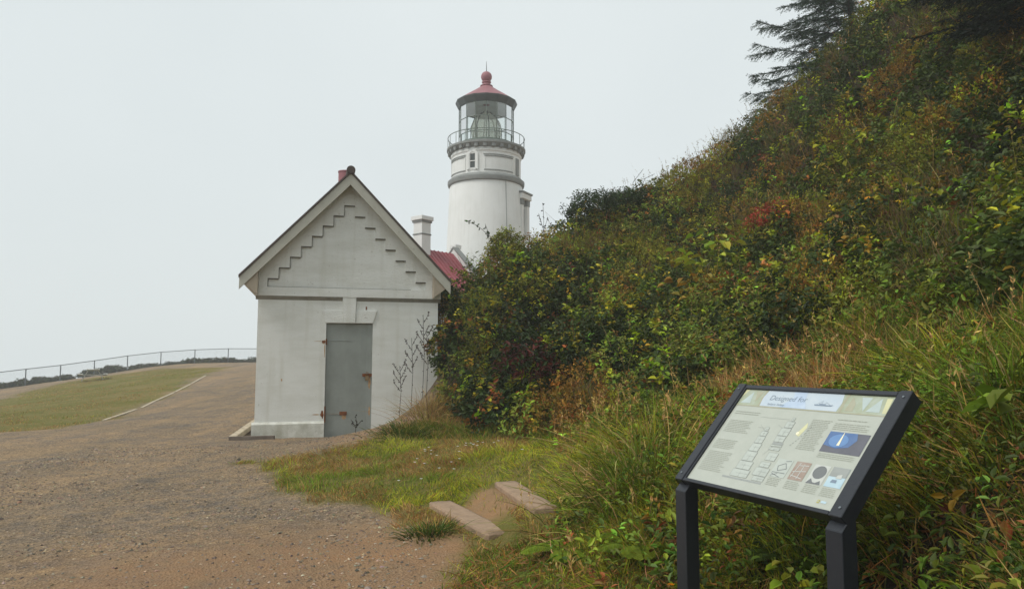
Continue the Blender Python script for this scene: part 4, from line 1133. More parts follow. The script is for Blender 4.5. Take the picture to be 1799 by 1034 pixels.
# mound centres by dart throwing
N0 = 26000
cx_ = rng.uniform(-2.4, 11.0, N0); cy3 = rng.uniform(4.0, 21.5, N0)
d_in = poly_dist(cx_, cy3, THICKET)
cz_ = ground_z(cx_, cy3)
qx, qy, qf = px_of(np.stack([cx_, cy3, cz_ + 0.4], -1))
ok = (d_in > 0.12) & (qx < 1990) & (qx > 700) & (qy > -260)
cand = np.stack([cx_, cy3, cz_], -1)[ok]
cell = {}
keep = []
for i, (x, y, z) in enumerate(cand):
    gap = 0.27 + 0.011 * y
    ci, cj = int(x / 0.7), int(y / 0.7)
    bad = False
    for a_ in (-1, 0, 1):
        for b_ in (-1, 0, 1):
            for (u, v_) in cell.get((ci + a_, cj + b_), ()):
                if (u - x) ** 2 + (v_ - y) ** 2 < gap * gap:
                    bad = True
    if not bad:
        keep.append(i); cell.setdefault((ci, cj), []).append((x, y))
MD = cand[keep]
nrmM = grad(MD[:, 0], MD[:, 1])
toc = unit(np.array([[0, 0, 1.6]]) - MD)
vis = (nrmM * toc).sum(1) > -0.22
MD = MD[vis]; nrmM = nrmM[vis]
nM = len(MD)
near_shed = smooth(3.4, 1.2, np.hypot(MD[:, 0] - 0.2, MD[:, 1] - 12.6))
rad = rng.uniform(0.34, 0.60, nM) * (1 + 0.012 * MD[:, 1])
hgt = rng.uniform(0.22, 0.55, nM) * (1 + 0.65 * near_shed)
crest = smooth(0.10, -0.12, (nrmM * unit(np.array([[0, 0, 1.6]]) - MD)).sum(1))
hgt *= (1 - 0.25 * smooth(5.0, 8.0, MD[:, 0]))
zone = fbm(MD[:, 0], MD[:, 1], 0.42, 3, 91)
zone2 = fbm(MD[:, 0], MD[:, 1], 0.9, 3, 191)
thick = Leaves(); fine = Leaves(); twigs = Leaves()
upv = np.array([[0, 0, 1.0]])
for i in range(nM):
    c0 = MD[i]; r_, h_ = rad[i], hgt[i]; nv = nrmM[i]
    x, y, z = c0
    area = 2 * math.pi * r_ * (r_ + h_) * 0.5
    upper = smooth(2.6, 4.5, z)                         # fine twiggy heath on the upper slope
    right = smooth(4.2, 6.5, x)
    kind_p = rng.random()
    if near_shed[i] > 0.35:
        kd = 'salal' if kind_p < 0.80 else ('heath' if kind_p < 0.92 else 'herb')
    elif right > 0.5:
        kd = 'salal' if kind_p < 0.56 else ('heath' if kind_p < 0.80 else ('dry' if kind_p < 0.88 else 'herb'))
    elif upper > 0.4:
        kd = 'heath' if kind_p < 0.50 else ('salal' if kind_p < 0.80 else ('dry' if kind_p < 0.88 else 'herb'))
    else:
        kd = 'salal' if kind_p < 0.52 else ('herb' if kind_p < 0.76 else ('heath' if kind_p < 0.90 else 'dry'))
    if 1.5 < x < 4.2 and 8.5 < y < 12.6 and rng.random() < 0.6: kd = 'herb'
    dens = {'salal': 62, 'herb': 84, 'heath': 175, 'dry': 130}[kd]
    n = int(area * dens * (1.0 if y < 14 else 0.85)) + 6
    # points on the mound, upper hemisphere round the slope normal
    q = rng.normal(0, 1, (n, 3)); q = unit(q)
    up_ax = unit((nv * 0.9 + np.array([0, 0, 0.25]))[None])[0]
    dt = q @ up_ax
    q = q - np.outer(np.minimum(dt, 0) * 1.6, up_ax); q = unit(q)
    tcv = unit(np.array([0, 0, 1.6]) - c0[None])[0]
    ok_ = (q @ tcv) > -0.35
    q = q[ok_]; n = len(q)
    if n < 3: continue
    fr_ = rng.uniform(0.66, 1.10, n)
    along = (q @ up_ax)[:, None] * up_ax
    pos = c0 + (q - along) * (r_ * fr_)[:, None] + along * ((h_ + 0.12) * fr_)[:, None]
    ax = unit(q * 0.8 + upv * 0.65 + rng.normal(0, 0.28, (n, 3)))
    if kd == 'salal':
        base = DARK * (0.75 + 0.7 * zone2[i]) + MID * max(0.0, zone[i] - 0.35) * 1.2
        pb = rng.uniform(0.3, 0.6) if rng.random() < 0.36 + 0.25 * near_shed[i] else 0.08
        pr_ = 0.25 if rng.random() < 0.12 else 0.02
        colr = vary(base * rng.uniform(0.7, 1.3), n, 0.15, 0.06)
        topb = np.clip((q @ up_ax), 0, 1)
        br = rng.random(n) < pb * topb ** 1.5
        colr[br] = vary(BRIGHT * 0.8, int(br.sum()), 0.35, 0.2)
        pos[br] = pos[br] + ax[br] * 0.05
        rb = rng.random(n) < pr_
        colr[rb] = vary(RUST, int(rb.sum()), 0.4)
        Lf = rng.uniform(0.072, 0.112, n)
        ax[br] = unit(ax[br] + upv * 0.5)
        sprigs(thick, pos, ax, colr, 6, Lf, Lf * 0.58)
    elif kd == 'herb':
        base = (MID * (0.9 + 0.7 * zone2[i]) + OLIVE * 0.2) * rng.uniform(0.6, 1.25)
        colr = vary(base * (1 - 0.4 * right), n, 0.3, 0.15)  # darker to the right: shade of the overhanging trees put into the colour
        rb = rng.random(n) < 0.08
        colr[rb] = vary(GOLD * 0.7, int(rb.sum()), 0.4)
        Lf = rng.uniform(0.055, 0.10, n)
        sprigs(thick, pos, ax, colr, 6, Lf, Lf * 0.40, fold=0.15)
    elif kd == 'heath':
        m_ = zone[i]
        base = (1 - 0.38 * right) * OLIVE * (0.55 + 0.5 * zone2[i]) * (0.6 if m_ < 0.45 else 1.0) + (RUST * rng.uniform(0.3, 0.9) if rng.random() < 0.45 else MID * 0.45)  # right side darkened: tree shade and darker growth, both put into the colour
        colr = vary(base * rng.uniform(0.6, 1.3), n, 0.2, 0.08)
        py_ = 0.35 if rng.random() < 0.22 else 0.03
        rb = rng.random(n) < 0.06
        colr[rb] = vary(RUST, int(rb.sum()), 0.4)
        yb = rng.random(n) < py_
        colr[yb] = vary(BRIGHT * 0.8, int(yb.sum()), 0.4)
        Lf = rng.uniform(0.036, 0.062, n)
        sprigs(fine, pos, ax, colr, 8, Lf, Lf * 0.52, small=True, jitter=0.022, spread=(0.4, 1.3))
    else:
        colr = vary(STRAW * 0.65, n, 0.35, 0.15)
        gb = rng.random(n) < 0.3
        colr[gb] = vary(BRIGHT * 0.5, int(gb.sum()), 0.3)
        for _ in range(5):
            dd = unit(ax * 0.5 + upv * 0.9 + rng.normal(0, 0.38, (n, 3)))
            fine.blade(pos - upv * 0.15 + rng.normal(0, 0.06, (n, 3)), dd, rng.normal(0, 0.25, (n, 3)) + np.array([0, 0, -0.25]), rng.uniform(0.16, 0.34, n), 0.007, colr * 0.7, colr, 2)
    # bare twigs poking out
    nt = 4 + int(rng.random() * 5)
    sel = rng.integers(0, n, nt)
    dd = unit(q[sel] * 0.7 + upv * 0.6 + rng.normal(0, 0.35, (nt, 3)))
    twigs.blade(pos[sel] - q[sel] * 0.2, dd, rng.normal(0, 0.15, (nt, 3)), rng.uniform(0.25, 0.65, nt), 0.010, vary(BROWN * 1.3, nt, 0.3), vary(STRAW * 0.8, nt, 0.3), 2)
tag(thick.build('evergreen_thicket', M['leaf']), 'dense leathery leaved evergreen thicket covering the hillside', kind='stuff')
tag(fine.build('heath_cover', M['leaf_soft']), 'fine leaved olive and rust heath covering the upper slope', kind='stuff')
tag(twigs.build('bare_twigs', M['leaf_soft']), 'thin bare twigs poking out of the hillside thicket', kind='stuff')

# ---- long grass and weeds on the lower hillside
GR1 = np.array([0.175, 0.235, 0.020]); GR2 = np.array([0.34, 0.35, 0.026]); GR3 = np.array([0.098, 0.148, 0.018]); DRY = np.array([0.50, 0.33, 0.12]); RDRY = np.array([0.42, 0.21, 0.06])
def scatter(poly_, n, lo, hi, fn=None):
    x = rng.uniform(lo[0], hi[0], n); y = rng.uniform(lo[1], hi[1], n)
    ok_ = in_poly(x, y, poly_)
    if fn is not None: ok_ &= rng.random(n) < fn(x, y)
    return x[ok_], y[ok_]
GRASSY = [(0.45, 9.9), (0.35, 8.6), (0.62, 7.6), (0.75, 6.7), (0.30, 6.0), (-0.36, 5.7), (-0.40, 4.4), (-0.1, 2.6), (0.9, 1.0), (5, 0.5), (5.2, 3.5), (4.9, 5.5), (4.7, 7.4), (3.9, 8.9), (2.3, 9.3), (1.4, 9.7)]
hg = Leaves(); dry = Leaves()
def grass_patch(lv, x, y, Lm, W, cm, dryness, lean=0.25, seg=3, gthr=0.5):
    n = len(x)
    z = ground_z(x, y)
    g_ = fbm(x, y, 0.9, 3, 400)
    g2 = fbm(x, y, 3.1, 3, 500)
    base = np.stack([x, y, z - 0.01], -1)
    nv = grad(x, y)
    # blades lean out of their tuft
    tx = (fbm(x, y, 5.5, 2, 611) - 0.5) * 4; ty = (fbm(x, y, 5.5, 2, 722) - 0.5) * 4
    d = unit(nv * 0.35 + upv * 0.9 + np.stack([tx, ty, np.zeros(n)], -1) * lean + rng.normal(0, 0.30, (n, 3)))
    bend = np.stack([tx, ty, np.zeros(n)], -1) * lean * 1.2 + rng.normal(0, 0.30, (n, 3)) + np.array([0, 0, -0.28]) + nv * np.array([0.3, 0.3, 0])
    c = np.where((g_ > gthr)[:, None], GR2, GR1) * (0.6 + 0.8 * g2[:, None])
    c = np.where((rng.random(n) < 0.3)[:, None], GR3, c)
    c = vary(c * cm, n, 0.25, 0.12)
    dr = rng.random(n) < np.clip(dryness(x, y), 0, 1)
    c[dr] = vary(np.where(rng.random((int(dr.sum()), 1)) < 0.55, DRY, RDRY), int(dr.sum()), 0.3)
    L = rng.uniform(0.55, 1.2, n) * Lm * (0.55 + 0.9 * g2)
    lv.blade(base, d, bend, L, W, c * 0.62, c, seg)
def dry_hill(x, y):
    g_ = fbm(x, y, 0.8, 3, 301)
    band = smooth(3.6, 5.2, y) * smooth(9.8, 7.8, y)
    return 0.07 + 0.70 * smooth(0.44, 0.62, g_) * (0.4 + 0.6 * band) + 0.20 * band * smooth(1.6, 2.6, x)
x, y = scatter(GRASSY, 380000, (-0.5, 0.8), (7.5, 10), lambda x, y: np.clip(0.12 + 0.85 * smooth(9, 3.2, y), 0, 1) * (0.10 + 0.90 * smooth(0.36, 0.56, fbm(x, y, 1.6, 3, 55))))
z = ground_z(x, y)
qx, qy, qf = px_of(np.stack([x, y, z + 0.2], -1))
ok = (qx > 600) & (qx < 1950) & (qy < 1250) & (y > 1.7)
ok &= ~((np.hypot((x + 0.12), (y - 7.1) * 0.75) < 0.50) & (rng.random(len(x)) < 0.95))
for (ax0, ay0), (ax1, ay1) in (((-0.74, 7.56), (-0.10, 6.20)), ((-0.07, 7.80), (0.29, 6.45))):
    tt_ = np.clip(((x - ax0) * (ax1 - ax0) + (y - ay0) * (ay1 - ay0)) / ((ax1 - ax0) ** 2 + (ay1 - ay0) ** 2), 0, 1)
    ok &= np.hypot(x - ax0 - tt_ * (ax1 - ax0), y - ay0 - tt_ * (ay1 - ay0)) > 0.19
x, y = x[ok], y[ok]
low = smooth(0.9, 0.2, x) * smooth(7, 6, y)                  # shorter turf by the path
Lm = (0.15 + 0.08 * smooth(0.6, 1.6, x) + 0.10 * smooth(6.0, 7.5, y) * smooth(2.6, 1.6, x)) * (1 - 0.5 * low) * (1 - 0.45 * smooth(1.1, 0.6, np.hypot((x - 1.0) * 0.9, y - 3.2)))
grass_patch(hg, x, y, Lm, rng.uniform(0.004, 0.012, len(x)), 1.0 - 0.35 * (smooth(1.2, 1.8, x) * smooth(4.6, 3.8, y))[:, None], dry_hill, 0.17, 3, 0.56)  # lower right: lush dark green and shadow, both put into the blade colour
# matted thatch lying between the tufts
x, y = scatter(GRASSY, 60000, (-0.4, 1.7), (7.4, 10), lambda x, y: np.clip(0.25 + 0.7 * smooth(8, 3.5, y), 0, 1))
n = len(x)
cl = vary(np.where(rng.random((n, 1)) < 0.5, RDRY * 0.7, np.where(rng.random((n, 1)) < 0.5, GR3, DRY * 0.7)), n, 0.3)
dd = rng.normal(0, 1, (n, 3)); nv_ = grad(x, y); dd = unit(dd - nv_ * (dd * nv_).sum(1, keepdims=True) + nv_ * 0.35)
hg.blade(np.stack([x, y, ground_z(x, y) + 0.02], -1), dd, rng.normal(0, 0.3, (n, 3)) - nv_ * 0.2, rng.uniform(0.08, 0.22, n), rng.uniform(0.006, 0.014, n), cl, cl, 2)
tag(hg.build('hill_grass', M['grass']), 'long green and straw coloured grass on the lower hillside', kind='stuff')

# broad-leaved weeds among the grass, low to the ground
wd = Leaves()
x, y = scatter(GRASSY, 19000, (0.0, 0.8), (7.5, 10), lambda x, y: smooth(0.42, 0.58, fbm(x, y, 1.2, 3, 71)) * (0.25 + 0.75 * smooth(0.5, 1.4, x)))
z = ground_z(x, y); ok = y > 1.7; x, y, z = x[ok], y[ok], z[ok]; n = len(x)
pos = np.stack([x, y, z + rng.uniform(0.06, 0.26, n)], -1)
ax = unit(grad(x, y) * 0.6 + upv * 0.6 + rng.normal(0, 0.25, (n, 3)))
cl = vary(np.where(rng.random((n, 1)) < 0.5, GR3, GR1) * 1.05, n, 0.35, 0.15)
rb = rng.random(n) < 0.05; cl[rb] = vary(GOLD * 0.8, int(rb.sum()), 0.3)
rb = rng.random(n) < 0.05; cl[rb] = vary(RUST, int(rb.sum()), 0.3)
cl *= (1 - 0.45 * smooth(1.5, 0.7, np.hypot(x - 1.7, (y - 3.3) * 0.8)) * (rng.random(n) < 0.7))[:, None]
Lf = rng.uniform(0.032, 0.075, n)
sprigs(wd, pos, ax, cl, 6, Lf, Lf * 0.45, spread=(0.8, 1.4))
tag(wd.build('broadleaf_weeds', M['leaf']), 'low broad leaved weeds mixed into the hillside grass', kind='stuff')

# dry seed-headed stalks
def seed_stalks(lv, x, y, L, headfrac=0.35, c=DRY, lean=0.2):
    n = len(x)
    z = ground_z(x, y)
    base = np.stack([x, y, z], -1)
    d = unit(grad(x, y) * 0.25 + upv + rng.normal(0, lean, (n, 3)))
    bend = rng.normal(0, 0.16, (n, 3)) + np.array([0, 0, -0.12])
    cl = vary(c, n, 0.25)
    lv.blade(base, d, bend, L, 0.006, cl * 0.8, cl, 3)
    for k in range(12):
        t = 1 - headfrac * rng.random(n)
        p = base + d * (L * t)[:, None] + bend * (L * t * t)[:, None]
        dd = unit(d + rng.normal(0, 0.55, (n, 3)))
        lv.diamond(p, dd, unit(rng.normal(0, 1, (n, 3))), rng.uniform(0.025, 0.05, n), rng.uniform(0.007, 0.014, n), vary(c * 1.15, n, 0.25))
x, y = scatter(GRASSY, 1300, (0.1, 1.5), (7.5, 10), lambda x, y: (np.hypot((x - 0.9) * 0.8, y - 3.0) > 1.25) * (0.25 + 0.75 * smooth(0.46, 0.62, fbm(x, y, 0.8, 3, 301))))
seed_stalks(dry, x, y, rng.uniform(0.30, 0.60, len(x)))
x, y = scatter(THICKET, 360, (0.5, 7), (9, 17), lambda x, y: smooth(3.0, 5.0, x) * 0.6 + 0.15)
seed_stalks(dry, x, y, rng.uniform(0.6, 1.05, len(x)), 0.3)
# skyline wisps along the crest
tq = rng.random(170)
x = np.interp(tq, [0, 0.3, 0.6, 1], [2.4, 4.2, 5.6, 6.9]) + rng.normal(0, 0.15, 170); y = np.interp(tq, [0, 0.3, 0.6, 1], [18.2, 18.9, 19.0, 18.7]) + rng.normal(0, 0.2, 170)
seed_stalks(dry, x, y, rng.uniform(0.45, 0.95, 170), 0.25, DRY * 0.35)
tag(dry.build('dry_seed_stalks', M['grass']), 'straw coloured seeding grass stalks standing over the hillside', kind='stuff')

# ---- short lawns
lw = Leaves()
def lawn_dry(x, y):
    return 0.10 + 0.70 * smooth(0.46, 0.62, fbm(x, y, 1.1, 4, 812)) + 0.4 * smooth(0.35, 0.0, poly_dist(x, y, LAWN_R))
def lawn_keep(x, y):
    d_ = poly_dist(x, y, LAWN_R) + (fbm(x, y, 2.2, 4, 5) - 0.5) * 0.9
    g_ = np.clip(smooth(-0.12, 0.3, d_), 0, 1) * (0.5 + 0.5 * smooth(0.3, 0.5, fbm(x, y, 2.5, 3, 66)))
    return g_ * (1 - 0.93 * smooth(0.62, 0.34, np.hypot(x + 0.12, (y - 7.15) * 0.8)))
x = rng.uniform(-4.4, 1.6, 170000); y = rng.uniform(4.3, 13.2, 170000)
ok = rng.random(len(x)) < lawn_keep(x, y)
ok &= poly_dist(x, y, HILL) < 0.7
for (ax0, ay0), (ax1, ay1), _z in STEPS:
    tt_ = np.clip(((x - ax0) * (ax1 - ax0) + (y - ay0) * (ay1 - ay0)) / ((ax1 - ax0) ** 2 + (ay1 - ay0) ** 2), 0, 1)
    ok &= np.hypot(x - ax0 - tt_ * (ax1 - ax0), y - ay0 - tt_ * (ay1 - ay0)) > 0.17
x, y = x[ok], y[ok]
grass_patch(lw, x, y, 0.075 + 0.05 * smooth(0.5, 0.68, fbm(x, y, 1.7, 3, 93)), 0.0065, 1.55, lawn_dry, 0.4, 2, 0.44)
# feathery strip at the top of the lawn, under the shrubs
x, y = scatter([(-1.75, 11.75), (-1.45, 12.4), (-0.5, 11.6), (0.5, 10.4), (0.6, 9.9), (-0.5, 10.9), (-1.3, 11.5)], 22000, (-2.6, 9.5), (0.7, 12.6))
grass_patch(lw, x, y, 0.16, 0.008, 0.9, lambda x, y: np.full(x.shape, 0.15), 0.4, 2)
tag(lw.build('lawn_grass', M['grass']), 'short green turf with dry patches between path and hillside', kind='stuff')
lw = Leaves()
x = rng.uniform(-27, -10, 110000); y = 15.6 + 35 * rng.random(110000) ** 1.5
ok = rng.random(len(x)) < smooth(-0.2, 0.5, poly_dist(x, y, LAWN_L) + (fbm(x, y, 0.9, 4, 8) - 0.5) * 1.6) * (0.15 + 0.85 * smooth(0.40, 0.55, fbm(x, y, 0.5, 4, 44)))
x, y = x[ok], y[ok]
grass_patch(lw, x, y, 0.06, 0.014, 1.3, lambda x, y: 0.45 + 0.5 * smooth(0.40, 0.55, fbm(x, y, 0.35, 4, 33)), 0.3, 1)
tag(lw.build('meadow_grass', M['grass']), 'short grass on the sloping lawn below the fence', kind='stuff')

# small white daisies in the lawn
dz_ = Leaves()
x = np.concatenate([rng.normal(-0.55, 0.30, 14), rng.normal(-0.85, 0.5, 10), rng.normal(-1.2, 0.6, 4)]); y = np.concatenate([rng.normal(9.9, 0.22, 14), rng.normal(9.3, 0.4, 10), rng.normal(8.6, 0.5, 4)])
p_ = np.stack([x, y, ground_z(x, y) + 0.09], -1); n = len(x)
for k in range(7):
    a_ = k * 0.9
    dz_.diamond(p_, unit(np.tile([[math.cos(a_), math.sin(a_), 0.3]], (n, 1))), np.tile([[0, 0, 1.0]], (n, 1)), 0.022, 0.016, np.full((n, 3), 0.78))
tag(dz_.build('lawn_daisies', M['leaf_soft']), 'tiny white daisies dotted in the lawn', kind='stuff')

# ---- loose gravel on the path
def pebbles(n, lo, hi, smin, smax, colfn):
    x = rng.uniform(lo[0], hi[0], n); y = rng.uniform(lo[1], hi[1], n)
    ok_ = (poly_dist(x, y, LAWN_R) < 0.05) & (poly_dist(x, y, LAWN_L) < 0)
    ok_ &= rng.random(n) < 0.25 + 0.75 * smooth(0.4, 0.6, fbm(x, y, 0.9, 4, 911))
    qx, qy, qf = px_of(np.stack([x, y, np.zeros(n)], -1))
    ok_ &= (qx > -60) & (qx < 900)
    # keep clear of the shed
    lx = (x + 4.862) * math.cos(R(15)) + (y - 13.8) * math.sin(R(15)); ly = -(x + 4.862) * math.sin(R(15)) + (y - 13.8) * math.cos(R(15))
    ok_ &= ~((lx > -0.1) & (lx < 3.6) & (ly > -0.08))
    x, y = x[ok_], y[ok_]; n = len(x)
    s = smin + (smax - smin) * rng.random(n) ** 4
    z = ground_z(x, y) + s * 0.15
    o = np.array([[1, 0, 0], [0, 1, 0], [-1, 0, 0], [0, -1, 0], [0, 0, 1], [0, 0, -1.0]])
    an = rng.uniform(0, 6.28, n)
    J = o[None] * (1 + rng.normal(0, 0.22, (n, 6, 1))) + rng.normal(0, 0.16, (n, 6, 3))
    J = J * np.stack([rng.uniform(0.8, 1.5, n), np.ones(n), rng.uniform(0.45, 0.8, n)], -1)[:, None, :]
    cs, sn = np.cos(an)[:, None], np.sin(an)[:, None]
    V = np.stack([J[..., 0] * cs - J[..., 1] * sn, J[..., 0] * sn + J[..., 1] * cs, J[..., 2]], -1) * s[:, None, None] + np.stack([x, y, z], -1)[:, None, :]
    F = np.array([[0, 1, 4], [1, 2, 4], [2, 3, 4], [3, 0, 4], [1, 0, 5], [2, 1, 5], [3, 2, 5], [0, 3, 5]])
    F = (np.arange(n) * 6)[:, None, None] + F[None]
    c = colfn(n)
    return V.reshape(-1, 3), F.reshape(-1, 3), np.repeat(c, 6, 0)
def pcol(n):
    pal = np.array([[0.27, 0.22, 0.165], [0.19, 0.155, 0.12], [0.34, 0.265, 0.18], [0.10, 0.085, 0.07], [0.26, 0.175, 0.11], [0.42, 0.35, 0.26]])
    return vary(pal[rng.choice(6, n, p=[0.28, 0.25, 0.2, 0.12, 0.11, 0.04])], n, 0.2, 0.06)
V1_, F1_, C1_ = pebbles(60000, (-7.5, 4.6), (0.2, 12.9), 0.003, 0.016, pcol)
V2_, F2_, C2_ = pebbles(1600, (-7.5, 4.6), (0.2, 12.9), 0.012, 0.032, pcol)
tag(link('loose_gravel', array_mesh('loose_gravel', np.concatenate([V1_, V2_]), [np.concatenate([F1_, F2_ + len(V1_)])], np.concatenate([C1_, C2_])), M['stone']), 'loose grey and brown gravel scattered over the path', kind='stuff')

# ================================================================== SINGLE PLANTS
def plant_root(name, x, y, label, cat, dz=0.0, group=None):
    return tag(empty(name, (x, y, gz1(x, y) + dz)), label, cat, group)

def tussock(x, y, n, L, label, c=GR1, dryf=0.15, spread=0.16, w_=0.009, group=None):
    r = plant_root('grass_tussock', x, y, label, 'grass', group=group)
    lv = Leaves()
    bx = rng.normal(0, spread, n); by = rng.normal(0, spread, n)
    bz = ground_z(bx + x, by + y) - r.location.z
    out = np.stack([bx, by, np.zeros(n)], -1) / (spread * 2)
    d = unit(upv + out * 0.7 + rng.normal(0, 0.22, (n, 3)))
    bend = out * 0.55 + rng.normal(0, 0.22, (n, 3)) + np.array([0, 0, -0.42])
    cl = vary(c, n, 0.3, 0.12)
    dd = rng.random(n) < dryf
    cl[dd] = vary(DRY, int(dd.sum()), 0.3)
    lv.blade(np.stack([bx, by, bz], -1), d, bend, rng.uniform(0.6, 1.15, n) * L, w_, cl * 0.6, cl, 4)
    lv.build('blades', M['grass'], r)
tussock(1.02, 5.75, 900, 0.52, 'big arching grass tussock between the steps and the sign', GR1 * 0.85, 0.22, 0.26, 0.011)
tussock(1.25, 6.6, 600, 0.55, 'yellow green grass tussock behind the big arching one', GR2, 0.3, 0.24, 0.010)
tussock(-0.70, 6.42, 420, 0.15, 'small dark grass tuft in front of the lower timber step', GR3 * 0.8, 0.12, 0.10, 0.008)
tussock(2.75, 4.0, 500, 0.5, 'lush grass tussock on the slope behind the sign', GR1, 0.1, 0.24, 0.011)
tussock(3.2, 5.2, 500, 0.45, 'bright grass tussock high on the slope beyond the sign', GR2, 0.15, 0.25, 0.010)
tussock(-1.75, 11.85, 420, 0.20, 'dark weed tuft at the top corner of the lawn by the shed', GR3 * 0.9, 0.05, 0.22, 0.012)
tussock(-1.45, 12.9, 360, 0.55, 'straw grass tuft where the thicket meets the shed wall', DRY * 0.7, 0.6, 0.22, 0.008)

def fern(x, y, n, L, label, c=GR1):
    r = plant_root('fern', x, y, label, 'fern')
    lv = Leaves()
    for k in range(n):
        az = 2.4 * k + rng.normal(0, 0.3)
        ll = L * rng.uniform(0.7, 1.1)
        h = np.array([math.cos(az), math.sin(az), 0])
        m_ = 22
        t = np.linspace(0.12, 1, m_)
        p = h[None] * (t * ll * 0.8)[:, None] + np.array([[0, 0, 1.0]]) * (ll * (0.75 * t - 0.62 * t * t))[:, None]
        tg = unit(h[None] * 0.8 + np.array([[0, 0, 1.0]]) * (0.75 - 1.24 * t)[:, None])
        sd_ = np.cross(tg, np.array([[0, 0, 1.0]])); sd_ = unit(sd_)
        wl2 = 0.28 * ll * np.sin(np.pi * np.clip(1.05 - t, 0.03, 1) ** 0.8) ** 0.9
        cl = vary(c, m_, 0.12, 0.06)
        for s2 in (-1, 1):
            lv.leaf(p, unit(sd_ * s2 + tg * 0.35 + np.array([[0, 0, -0.15]])), np.cross(sd_, tg), wl2, 0.045 * ll + 0.006, cl, 0.1, 0.15)
        lv.blade(np.zeros((1, 3)), unit(h[None] * 0.8 + np.array([[0, 0, 0.75]])), np.array([[0, 0, -0.62]]), np.array([ll]), 0.008, vary(c * 0.7, 1), None, 4)
    lv.build('fronds', M['leaf_soft'], r)
fern(0.35, 5.15, 9, 0.34, 'green fern on the bank below the tussock, left of the sign', GR1 * 1.1)
fern(0.78, 4.75, 9, 0.36, 'green fern beside the black sign post', GR1 * 0.9)
fern(0.50, 6.55, 10, 0.26, 'bright green leafy fern beside the upper timber step', GR1 * 1.3)
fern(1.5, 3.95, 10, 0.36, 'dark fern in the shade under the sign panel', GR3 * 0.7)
fern(2.2, 9.3, 12, 0.55, 'pale green fern at the foot of the thicket', GR1 * 1.1)
fern(2.9, 10.2, 12, 0.55, 'pale green fern higher up beside the thicket', GR1 * 1.2)

def bigleaf(x, y, n, L, label, c, h=0.5, name='broad_leaf_plant', cat='plant', ratio=0.62):
    r = plant_root(name, x, y, label, cat)
    st_ = Leaves(); lv = Leaves()
    az = rng.uniform(0, 2 * np.pi, n)
    out = np.stack([np.cos(az), np.sin(az), np.zeros(n)], -1)
    base = out * 0.03
    d = unit(out * rng.uniform(0.2, 0.75, (n, 1)) + upv)
    ll = rng.uniform(0.5, 1.1, n) * h
    tip = base + d * ll[:, None]
    for k in range(n):
        pass
    st_.blade(base, d, np.zeros((n, 3)), ll, 0.012, vary(GR3, n, 0.2), None, 2)
    st_.build('stems', M['leaf_soft'], r)
    lv.leaf(tip, unit(out + rng.normal(0, 0.3, (n, 3)) + np.array([0, 0, 0.1])), unit(upv + rng.normal(0, 0.3, (n, 3))), L * rng.uniform(0.6, 1.1, n), L * ratio * rng.uniform(0.7, 1.1, n), vary(c, n, 0.2, 0.1), 0.2, 0.25)
    lv.build('leaves', M['leaf'], r)
bigleaf(3.55, 12.9, 46, 0.24, 'large lime leaved plant halfway up the hillside', LIME * 0.9, 1.0)
bigleaf(4.05, 13.6, 34, 0.24, 'large mid green leaved plant above the lime leaved one', GR1 * 1.2, 0.95)
bigleaf(3.0, 11.6, 30, 0.20, 'yellowing broad leaved plant below the lime leaved one', GOLD * 0.9, 0.8)
bigleaf(2.35, 3.35, 16, 0.16, 'broad leaved dock plant beside the sign frame edge', GR1 * 0.9, 0.3)
bigleaf(1.42, 3.7, 12, 0.09, 'yellow green seedling with broad leaves beneath the sign panel', GR2, 0.22)
bigleaf(5.9, 12.6, 22, 0.20, 'bright leaved sapling on the dark upper slope', BRIGHT * 1.0, 0.75)
bigleaf(6.2, 10.6, 18, 0.17, 'small bright leaved sapling beneath the dark overhanging boughs', BRIGHT * 1.0, 0.7)
bigleaf(5.2, 9.6, 18, 0.17, 'small yellow leaved sapling on the slope above the grass', BRIGHT * 1.0, 0.7)

def shrub(x, y, r_, h_, label, cfn, n, L, name='shrub', ratio=0.5, small=False, k=6, mat='leaf', cat='shrub', group=None, dz=0.0, stems=7):
    root = plant_root(name, x, y, label, cat, dz, group)
    st_ = MB()
    for i in range(stems):
        a_ = rng.uniform(0, 6.28); q_ = rng.uniform(0.3, 0.8)
        st_.bar((0.03 * math.cos(a_), 0.03 * math.sin(a_), -0.1), (r_ * q_ * math.cos(a_), r_ * q_ * math.sin(a_), h_ * rng.uniform(0.55, 0.85)), 0.022, n=5, w2=0.008)
    st_.build('stems', M['bark'], root)
    lv = Leaves()
    q = unit(rng.normal(0, 1, (n, 3)))
    q[:, 2] = np.abs(q[:, 2]) * 1.2 - 0.2
    lump = 0.75 + 0.5 * fbm(q[:, 0] * 1.3 + x * 3, q[:, 1] * 1.3 + q[:, 2] + y, 2.0, 3, 5)
    fr_ = rng.uniform(0.55, 1.0, n) * lump
    pos = q * fr_[:, None] * np.array([r_, r_, h_ * 0.62]) + np.array([0, 0, h_ * 0.42])
    ax = unit(q + upv * 0.6 + rng.normal(0, 0.3, (n, 3)))
    Lf = L * rng.uniform(0.75, 1.2, n)
    sprigs(lv, pos, ax, cfn(n), k, Lf, Lf * ratio, small=small)
    lv.build('foliage', M[mat], root)
    return root
shrub(4.75, 12.9, 0.55, 0.65, 'red leaved shrub glowing on the middle of the hillside', lambda n: np.where(rng.random((n, 1)) < 0.7, vary(RED, n, 0.3), vary(OLIVE, n, 0.3)), 300, 0.055, dz=0.25)
shrub(0.25, 11.15, 0.55, 0.8, 'shrub with maroon drooping leaves low in the thicket by the lawn', lambda n: np.where(rng.random((n, 1)) < 0.7, vary(np.array([0.085, 0.022, 0.016]), n, 0.35), vary(DARK, n, 0.3)), 150, 0.12, ratio=0.32, dz=0.45)
